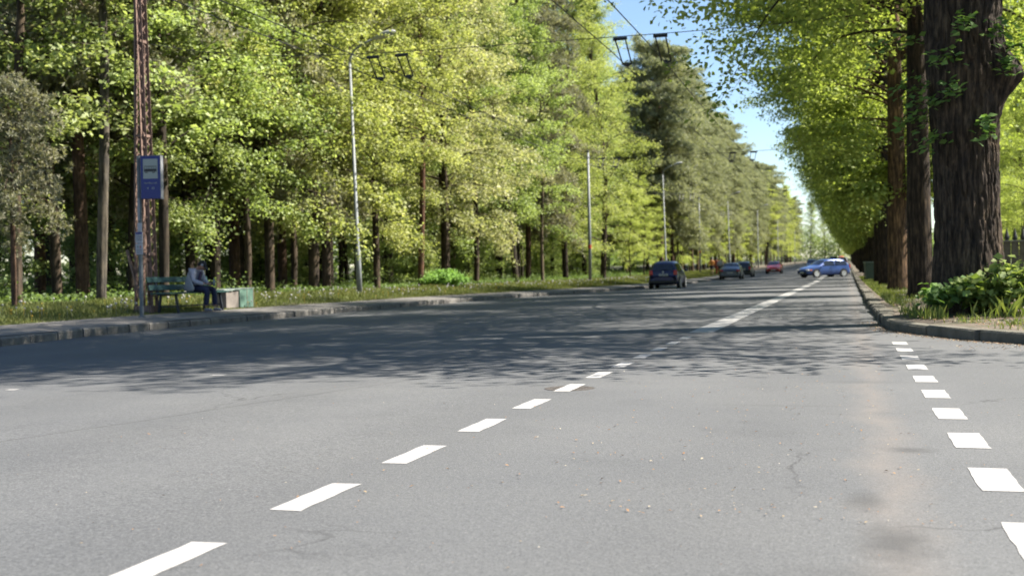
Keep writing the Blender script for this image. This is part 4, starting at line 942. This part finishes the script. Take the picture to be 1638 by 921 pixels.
# ------------------------------------------------------------------ cars
def car(name, loc, heading, paint, label, L_=4.0, W=1.68, H=1.5, style='hatch', rear_detail=True, plate=True, group=None, rim=M_RIM):
    """local +Y is forward, origin on the ground at the middle"""
    r = empty(name, loc, heading); tag(r, label, 'car', group); hl = L_ / 2; w = W / 2
    # stations: (y, z_bottom, z_belt, z_roof or None, belt half width, roof half width)
    if style == 'hatch':
        st = [(-hl, .34, .62, .66, .86, .80), (-hl + .03, .25, .86, .93, .92, .84), (-hl + .16, .2, .93, H - .28, .96, .74), (-hl + .38, .19, .95, H - .04, .98, .70), (-hl + 1.0, .19, .94, H, 1, .71), (-hl + 1.9, .19, .92, H, 1, .71), (-hl + 2.35, .19, .92, H - .06, 1, .69), (-hl + 3.05, .19, .90, .98, .98, .80), (-hl + 3.2, .19, .88, .93, .97, .80), (hl - .35, .2, .76, .82, .92, .74), (hl - .08, .24, .62, .68, .84, .66), (hl, .34, .5, .56, .74, .60)]
        win = (3, 6)
    else:
        st = [(-hl, .36, .66, .70, .84, .76), (-hl + .05, .25, .84, .90, .90, .80), (-hl + .35, .2, .88, .96, .95, .80), (-hl + .75, .19, .90, 1.0, .97, .78), (-hl + 1.35, .19, .91, H - .05, 1, .68), (-hl + 2.0, .19, .90, H, 1, .68), (-hl + 2.6, .19, .89, H - .05, 1, .67), (-hl + 3.35, .19, .87, .95, .98, .80), (-hl + 3.5, .19, .85, .90, .97, .8), (hl - .35, .2, .74, .80, .92, .74), (hl - .08, .24, .6, .66, .84, .66), (hl, .34, .48, .54, .74, .60)]
        win = (4, 6)
    m = MB(); ring = []
    for (y, zb, zl, zr, wb, wr) in st:
        wb *= w; wr = min(wr * w * (1 if zr > 1.1 else 1.1), wb)
        half = [(0, zb), (wb * .82, zb), (wb * .98, zb + .1), (wb * 1.0, (zb + zl) / 2), (wb * .97, zl), (wr + .02 if zr > zl + .2 else wb * .93, zr - (.07 if zr > zl + .2 else .025)), (wr * .82, zr), (0, zr + .02)]
        pts = [(x, y, z) for x, z in half] + [(-x, y, z) for x, z in half[-2:0:-1]]; ring.append(pts)
    n = len(ring[0])
    for pts in ring: m.v += pts
    for i in range(len(ring) - 1):
        for k in range(n): k2 = (k + 1) % n; m.f.append((i * n + k, i * n + k2, (i + 1) * n + k2, (i + 1) * n + k))
    m.f.append(tuple(range(n))); m.f.append(tuple((len(ring) - 1) * n + k for k in range(n))[::-1])
    body = m.build('body', paint, r, smooth=True, sub=2)
    P = lambda i, k: Vector(ring[i][k])
    def side_pt(i, k, sx): v = P(i, k); return Vector((sx * abs(v.x), v.y, v.z))
    def lerpst(t, k, sx):
        i = int(t); i = min(i, len(ring) - 2); return side_pt(i, k, sx).lerp(side_pt(i + 1, k, sx), t - i)
    for sx in (-1, 1):
        segs = ((2.75, 4.55), (4.65, 6.35)) if style == 'hatch' else ((3.9, 4.95), (5.05, 6.55))
        for a, b in segs:
            g = MB(); nn = 5; top = []; bot = []
            for j in range(nn + 1):
                t = a + (b - a) * j / nn; lo = lerpst(t, 4, sx); hi = lerpst(t, 5, sx); off = Vector((sx * .006, 0, 0))
                bot.append(lo.lerp(hi, .06) + off); top.append(lo.lerp(hi, .90) + off)
            g.add(bot + top, [(j, j + 1, nn + 2 + j, nn + 1 + j) for j in range(nn)]); g.build('side_window', M_GLASS, r)
        mr = MB(); yy = ring[win[1] + 1][0][1] - .25; mr.lathe((sx * (w + .08), yy, .98), [(.02, -.05), (.09, -.03), (.09, .02), (.03, .05)], 10, 'Y', 1.2, .8); mr.build('wing_mirror', paint if name != 'x' else paint, r, smooth=True)
        hd = MB(); hd.box((sx * (w - .005), -hl + 2.0, .80), (.03, .16, .025)); hd.build('door_handle', M_DARKP, r)
        for yy in (-hl + .72, hl - .80):
            ar = MB(); ar.lathe((sx * (w - .045), yy, .33), [(.37, -.05), (.37, .05)], 22, 'X'); ar.build('wheel_arch', M_DARKP, r)
            ty = MB(); ty.lathe((sx * (w - .075), yy, .31), [(.24, -.10), (.30, -.095), (.31, 0), (.30, .095), (.24, .10)], 24, 'X'); t = ty.build('wheel', M_TYRE, r, smooth=False)
            rm = MB(); rm.lathe((sx * (w + .022), yy, .31), [(.225, -.012), (.225, .012)], 20, 'X'); rm.build('rim', rim, t)
            sp = MB()
            for q in range(5):
                a_ = q * 2 * math.pi / 5 + .3; sp.box((sx * (w + .036), yy + .12 * math.cos(a_ + .63), .31 + .12 * math.sin(a_ + .63)), (.006, .05, .05), Matrix.Rotation(a_, 3, 'X'))
            sp.build('rim_openings', M_DARKP, t)
    # windscreens
    def screen(i0, i1, name_, f0=.08, f1=.9):
        g = MB(); out = []
        A = [P(i0, 5), P(i0, 6), P(i0, 7), P(i0, 6 + 2), P(i0, 9)]; B = [P(i1, 5), P(i1, 6), P(i1, 7), P(i1, 8), P(i1, 9)]
        A = [Vector((x.x * .93, x.y, x.z)) for x in A]; B = [Vector((x.x * .93, x.y, x.z)) for x in B]
        nrm = (B[2] - A[2]).cross(Vector((1, 0, 0))).normalized(); 
        if nrm.z < 0: nrm = -nrm
        vs = [a.lerp(b, f0) + nrm * .008 for a, b in zip(A, B)] + [a.lerp(b, f1) + nrm * .008 for a, b in zip(A, B)]
        g.add(vs, [(k, k + 1, k + 6, k + 5) for k in range(4)]); g.build(name_, M_GLASS, r, smooth=True)
    if style == 'hatch':
        g = MB(); yb = -hl; g.add([(-.60, -hl + .035, .98), (.60, -hl + .035, .98), (.50, -hl + .21, H - .17), (-.50, -hl + .21, H - .17)], [(0, 1, 2, 3)]); g.add([(-.60, -hl + .06, .98), (.60, -hl + .06, .98), (.50, -hl + .24, H - .17), (-.50, -hl + .24, H - .17)], [(0, 1, 2, 3)]); g.build('rear_window', M_GLASS, r)
        screen(7, 6, 'windscreen')
    else:
        screen(3, 4, 'rear_window'); screen(7, 6, 'windscreen')
    for sx in (-1, 1):
        tl = MB(); tl.box((sx * (w - .17), -hl + .03, .86 if style == 'hatch' else .74), (.20 if style == 'hatch' else .34, .10, .26 if style == 'hatch' else .13)); tl.build('taillight', M_RED, r, bevel=.03)
        hd = MB(); hd.box((sx * (w - .29), hl - .10, .60), (.32, .16, .14)); hd.build('headlight', M_CLEAR, r, bevel=.04)
        am = MB(); am.box((sx * (w - .10), hl - .32, .60), (.08, .16, .09)); am.build('indicator', M_AMBER, r, bevel=.02)
    bp = MB(); bp.box((0, -hl + .04, .36), (W * .86, .14, .16)); bp.build('rear_bumper', M_DARKP if style == 'hatch' else paint, r, bevel=.04)
    bp = MB(); bp.box((0, hl - .03, .36), (W * .62, .10, .14)); bp.build('grille', M_DARKP, r, bevel=.02)
    if plate:
        q = MB(); q.box((0, -hl - .012, .74 if style == 'hatch' else .56), (.52, .02, .115)); pl = q.build('number_plate', M_CARP, r)
        q = MB(); q.box((-.235, -hl - .024, .74 if style == 'hatch' else .56), (.04, .002, .11)); q.build('blue_band', M_SIGNB, pl)
        q = MB(); 
        for k in range(6): q.box((-.15 + k * .065, -hl - .024, .74 if style == 'hatch' else .56), (.035, .002, .065))
        q.build('plate_characters', M_SIGNK, pl)
        q = MB(); q.box((0, hl + .022, .42), (.52, .02, .115)); q.build('number_plate', M_CARP, r)
    if style == 'hatch':
        q = MB(); q.lathe((0, -hl - .0, .89), [(.045, -.01), (.045, .01)], 14, 'Y'); q.build('round_badge', M_RIM, r)
        q = MB(); q.tube([(.0, -hl + .01, 1.0), (.22, -hl + .035, 1.05)], .01, 5); q.build('rear_wiper', M_DARKP, r)
    return r
CP_BLUE = carpaint('dark_blue_paint', (0.010, 0.016, 0.085), .35); CP_SILV = carpaint('silver_paint', (0.10, 0.115, 0.15), .4)
CP_DARK = carpaint('black_paint', (0.012, 0.014, 0.02), .2); CP_RED = carpaint('red_paint', (0.75, 0.07, 0.045), .1); CP_MID = carpaint('mid_blue_paint', (0.04, 0.09, 0.30), .25)
CP_WHITE = carpaint('white_paint', (0.5, 0.5, 0.49), 0)
def place(px, s, dx=0): # position with given scale (px per metre) in column px
    d = ray(px, 437); d = d / d.dot(CF) * (FPX / s); return d.x + dx, d.y
x, y = place(1060, 29.5); x0, y0 = x, y + 1.9; car('parked_hatchback', (x0, y0, road_z(x0, y0)), R(1.0), CP_BLUE, 'dark blue hatchback parked at the left kerb, seen from behind', 3.99, 1.66, 1.5)
x, y = place(1166.5, 19.2); x0, y0 = x, y + 2.2; car('parked_car', (x0, y0, road_z(x0, y0)), R(1), CP_SILV, 'silver-grey saloon parked at the left kerb, seen from behind', 4.4, 1.76, 1.42, 'sedan')
x, y = place(1183, 17.2); x0, y0 = x, y + 2.6; car('parked_car', (x0 + .1, y0 + 1.2, road_z(x0, y0)), R(0), CP_DARK, 'black car parked directly ahead of the silver saloon', 4.3, 1.76, 1.5, 'hatch')
x, y = place(1237, 14.0); car('red_car', (x, y + 2.0, road_z(x, y)), R(180), CP_RED, 'red car at the left kerb facing the camera', 4.2, 1.75, 1.42, 'hatch')
# blue car turning out of a side entrance, nose to the left
x, y = place(1317, 19.4); car('turning_car', (x, y, road_z(x, y)), R(128), CP_MID, 'blue hatchback turning across the road with its nose to the left', 4.2, 1.74, 1.5, 'hatch')
x, y = place(1300, 12.0); car('distant_car', (x, y, road_z(x, y)), R(180), CP_DARK, 'dark car half hidden behind the turning blue hatchback', 4.3, 1.75, 1.5, 'hatch')
x, y = place(1333, 8.2); car('distant_van', (x, y, road_z(x, y)), R(180), CP_BLUE, 'dark tall car in the distance above the turning blue hatchback', 4.6, 1.85, 1.9, 'hatch')
x, y = place(1349, 8.6); car('distant_car', (x, y, road_z(x, y)), R(0), CP_WHITE, 'white vehicle far down the right lane', 4.6, 1.8, 1.7, 'hatch')
x, y = place(1346, 6.0); car('distant_car', (x, y, road_z(x, y)), R(0), CP_RED, 'small red car at the far end of the road', 4.3, 1.8, 1.9, 'hatch')

# ------------------------------------------------------------------ people
def skin(name, joints, edges, mat, parent, root=0, sub=2):
    """joints: list of (co, (rx, ry))"""
    me = bpy.data.meshes.new(name); me.from_pydata([j[0] for j in joints], edges, []); me.update(); o = link(name, me, parent, mat)
    m = o.modifiers.new('skin', 'SKIN'); m.use_smooth_shade = True
    for i, j in enumerate(joints):
        r_ = j[1]; me.skin_vertices[0].data[i].radius = r_ if isinstance(r_, tuple) else (r_, r_)
        me.skin_vertices[0].data[i].use_root = (i == root)
    s = o.modifiers.new('sub', 'SUBSURF'); s.levels = sub; s.render_levels = sub; return o
def chain(pts): return [(i, i + 1) for i in range(len(pts) - 1)]
def head(parent, c, pitch, yaw=0, hair=M_CAP, cap=False, r=.10):
    """skull with brow, nose, chin, ears; faces local +X"""
    M = Matrix.Translation(Vector(c)) @ Matrix.Rotation(yaw, 4, 'Z') @ Matrix.Rotation(pitch, 4, 'Y')
    bm = bmesh.new(); bmesh.ops.create_uvsphere(bm, u_segments=24, v_segments=18, radius=1)
    for v in bm.verts:
        x, y_, z = v.co; x *= r * .98; y_ *= r * .76; z *= r * 1.16
        if z < 0 and x > 0: x *= 1 - .12 * (-z / r); y_ *= 1 - .28 * (-z / r)
        if abs(y_) < .02 and x > .06 and -.03 < z < .01: x += .02 * (1 - abs(y_) / .02)
        if x > .07 and .005 < z < .03 and .02 < abs(y_) < .05: x -= .008
        v.co = (x, y_, z)
    me = bpy.data.meshes.new('head'); bm.to_mesh(me); bm.free(); h = link('face', me, parent, M_SKIN, True); h.matrix_local = M
    for sy in (-1, 1):
        m = MB(); m.lathe((0, sy * r * .76, -.005), [(.004, -.004), (.024, 0), (.018, .008), (.004, .01)], 10, 'Y'); e = m.build('ear', M_SKIN, h, smooth=True)
        m = MB(); m.lathe((r * .90, sy * .033, .012), [(.001, -.008), (.010, 0), (.001, .008)], 8, 'X'); m.build('eye', M_DENIM, h)
    m = MB(); m.box((r * .86, 0, -.052), (.012, .04, .007)); m.build('mouth', M_REDC, h)
    bm = bmesh.new(); bmesh.ops.create_uvsphere(bm, u_segments=20, v_segments=14, radius=1)
    for v in bm.verts:
        x, y_, z = v.co; v.co = (x * r * 1.06 - .008, y_ * r * .84, z * r * 1.2 + .006)
    bmesh.ops.delete(bm, geom=[f for f in bm.faces if (f.calc_center_median().z < (.035 if f.calc_center_median().x > -.0 else -.05))], context='FACES')
    me = bpy.data.meshes.new('hair'); bm.to_mesh(me); bm.free(); k = link('cap' if cap else 'hair', me, h, hair, True); so = k.modifiers.new('s', 'SOLIDIFY'); so.thickness = .008
    if cap:
        m = MB(); m.lathe((r * .95, 0, .045), [(.075, -.004), (.08, 0), (.075, .004)], 16, 'Z', 1.1, .85); m.build('cap_brim', hair, h)
        m = MB(); m.lathe((.02, -r * .80, .05), [(.028, -.003), (.028, .003)], 14, 'Y'); m.build('cap_emblem', M_PLATE, h)
    return h
def hand(parent, wrist, d, up, mat=M_SKIN, curl=.6):
    d = Vector(d).normalized(); up = Vector(up).normalized(); s = d.cross(up).normalized(); w = Vector(wrist)
    j = [(tuple(w), (.022, .018)), (tuple(w + d * .045), (.032, .015)), (tuple(w + d * .085), (.034, .013))]; skin('palm', j, chain(j), mat, parent, 0, 1)
    for k, (o, L_) in enumerate(((-.027, .062), (-.009, .074), (.009, .070), (.026, .055))):
        p = w + d * .08 + s * o; dd = d.copy(); js = [(tuple(p), .0085)]
        for q in range(3): dd = (dd - up * curl * .55).normalized(); p = p + dd * L_ / 3; js.append((tuple(p), .0078 - .001 * q))
        skin('finger', js, chain(js), mat, parent, 0, 1)
    p = w + d * .025 - s * .025; js = [(tuple(p), .011), (tuple(p + (d * .6 - s * .8) * .035), .010), (tuple(p + (d * .9 - s * .5 - up * .3) * .065), .0085)]; skin('thumb', js, chain(js), mat, parent, 0, 1)
def seated():
    r = empty('person', (BX + .04, at_plane(305, BX).y, BZ)); tag(r, 'person in grey jacket and black cap hunched over on the green bench', 'person')
    # body: one skin surface
    J = [((0, 0, .56), (.13, .11)), ((.02, 0, .72), (.13, .10)), ((.08, 0, .88), (.15, .10)), ((.15, 0, 1.0), (.06, .055)), ((.21, 0, 1.055), (.05, .05))]; E = chain(J)
    for sy in (-1, 1):
        k = len(J); J += [((.12, sy * .17, .95), .055), ((.16, sy * .235, .72), .045), ((.40, sy * .09, .64), .030)]; E += [(2, k), (k, k + 1), (k + 1, k + 2)]
        k = len(J); kx = .47 if sy < 0 else .50; J += [((.04, sy * .09, .53), .09), ((kx, sy * .12, .52), .062), ((kx - .03 + (.0 if sy < 0 else .05), sy * .13, .12), .042)]; E += [(0, k), (k, k + 1), (k + 1, k + 2)]
    skin('body', J, E, M_SKIN, r)
    # jacket
    J = [((-.02, 0, .50), (.17, .14)), ((.0, 0, .66), (.18, .145)), ((.06, 0, .84), (.185, .135)), ((.12, 0, .96), (.10, .09)), ((.17, 0, 1.01), (.065, .06))]; E = chain(J)
    for sy in (-1, 1):
        k = len(J); J += [((.12, sy * .175, .94), .085), ((.16, sy * .245, .72), .072), ((.37, sy * .105, .64), .05)]; E += [(2, k), (k, k + 1), (k + 1, k + 2)]
    skin('jacket', J, E, M_JACK, r); m = MB(); m.box((.21, -.01, .80), (.03, .10, .30), Matrix.Rotation(R(18), 3, 'Y')); m.build('shirt', M_SHIRT, r, bevel=.01)
    J = [((-.01, 0, .52), (.16, .10))]; E = []
    for sy in (-1, 1):
        k = len(J); kx = .47 if sy < 0 else .50; ax = kx - .03 + (.0 if sy < 0 else .05); J += [((.10, sy * .095, .535), .098), ((kx, sy * .12, .525), .078), ((ax, sy * .13, .13), .058)]; E += [(0, k), (k, k + 1), (k + 1, k + 2)]
        f = [((ax - .05, sy * .13, .045), (.045, .04)), ((ax + .05, sy * .13, .045), (.046, .038)), ((ax + .17, sy * .14, .035), (.038, .028))]; skin('shoe', f, chain(f), M_SHOE, r, 0, 1)
    skin('trousers', J, E, M_NAVY, r); head(r, (.27, 0, 1.075), R(48), 0, M_CAP, True)
    for sy in (-1, 1): hand(r, (.40, sy * .085, .64), (.8, -sy * .55, .1), (0, 0, 1))
    m = MB(); m.box((.50, 0, .665), (.012, .07, .14), Matrix.Rotation(R(-60), 3, 'Y')); ph = m.build('phone', M_DARKP, bevel=.006); ph.location = r.location; tag(ph, 'black phone held in the lap of the seated person', 'phone')
    b = MB(); b.lathe((0, 0, 0), [(.001, 0), (.03, .0), (.032, .10), (.012, .15), (.012, .18), (.001, .18)], 12); bo = b.build('bottle', M_LID, smooth=True); bo.location = r.location + Vector((.50, .13, .60)); tag(bo, 'small pale green bottle on the knee of the seated person', 'bottle')
    g = MB(); n = 14; vs = []; prof = [(.0, .035, .015), (-.05, .04, .02), (-.13, .075, .04), (-.22, .12, .06), (-.31, .145, .075), (-.365, .13, .065), (-.38, .06, .03)]
    for z, a, bb in prof:
        for k in range(n): t = 6.2832 * k / n; ww = 1 + .08 * math.sin(3 * t + z * 25); vs.append((a * ww * math.cos(t) + (-z) * .08, bb * ww * math.sin(t), z))
    fs = [(i * n + k, i * n + (k + 1) % n, (i + 1) * n + (k + 1) % n, (i + 1) * n + k) for i in range(len(prof) - 1) for k in range(n)] + [tuple(range((len(prof) - 1) * n, len(prof) * n))]
    g.add(vs, fs); bg_ = g.build('plastic_bag', M_BAG, smooth=True, sub=1); bg_.location = r.location + Vector((.10, -.34, .855)); tag(bg_, 'white plastic carrier bag hanging at the side of the seated person', 'bag')
    h = MB()
    for sx in (-.02, .02): h.tube([(sx, 0, -.02), (sx * .8 + .01, .02, .06), (.03, .05, .09)], .006, 5)
    h.build('bag_handle', M_BAG, bg_)
seated()
def walker(px, s, X_lab, top, legs, rz, hair, stride=.25, bare=True):
    x, y = place(px, s); r = empty('person', (x, y, verge_z(x, y) if x < -12.4 else float(grade(y)) + .05), rz); tag(r, X_lab, 'person', 'people walking on the left pavement')
    J = [((0, 0, .95), (.11, .15)), ((0, 0, 1.15), (.10, .13)), ((0, 0, 1.38), (.10, .16)), ((.01, 0, 1.5), (.05, .05)), ((.02, 0, 1.57), (.048, .048))]; E = chain(J)
    Jt = [((0, 0, .90), (.13, .17)), ((0, 0, 1.12), (.125, .165)), ((0, 0, 1.36), (.125, .17)), ((.01, 0, 1.47), (.075, .085))]; Et = chain(Jt); Jl = [((0, 0, .93), (.12, .16))]; El = []
    for sy in (-1, 1):
        f = stride * sy; k = len(J); J += [((.0, sy * .17, 1.40), .055), ((-f * .3, sy * .25, 1.13), .042), ((-f * .5 + .06, sy * .24, .88), .030)]; E += [(2, k), (k, k + 1), (k + 1, k + 2)]
        k = len(Jt); Jt += [((.0, sy * .18, 1.39), .075), ((-f * .3, sy * .255, 1.13), .06), ((-f * .45 + .04, sy * .245, .95), .046)]; Et += [(2, k), (k, k + 1), (k + 1, k + 2)]
        k = len(J); J += [((0, sy * .09, .90), .08), ((f * .6 + .05, sy * .10, .49), .055), ((f, sy * .10, .10), .036)]; E += [(0, k), (k, k + 1), (k + 1, k + 2)]
        k = len(Jl); Jl += [((0, sy * .095, .86), .095), ((f * .55 + .04, sy * .10, .52 if bare else .50), .075 if bare else .066)] + ([] if bare else [((f, sy * .10, .12), .05)]); El += [(0, k), (k, k + 1)] + ([] if bare else [(k + 1, k + 2)])
        s_ = [((f - .05, sy * .10, .045), (.04, .036)), ((f + .15, sy * .10, .035), (.036, .028))]; skin('shoe', s_, chain(s_), M_SHOE, r, 0, 1)
        hand(r, (-f * .5 + .06, sy * .24, .88), (.1, 0, -1), (0, sy, 0))
    skin('body', J, E, M_SKIN, r); skin('jacket', Jt, Et, top, r); skin('shorts' if bare else 'trousers', Jl, El, legs, r); head(r, (.03, 0, 1.66), 0, 0, hair)
walker(1139, 16.2, 'person in a bright orange jacket and black shorts walking on the left pavement', M_ORANGE, M_DENIM, R(95), M_DARKP)
walker(1146.5, 15.9, 'person in red walking just right of the orange jacket', M_REDC, M_REDC, R(80), M_DARKP, bare=False)
walker(1152, 16.0, 'person in a white top walking beside the silver saloon', M_WHITE, M_DENIM, R(95), M_FENCE, bare=False)
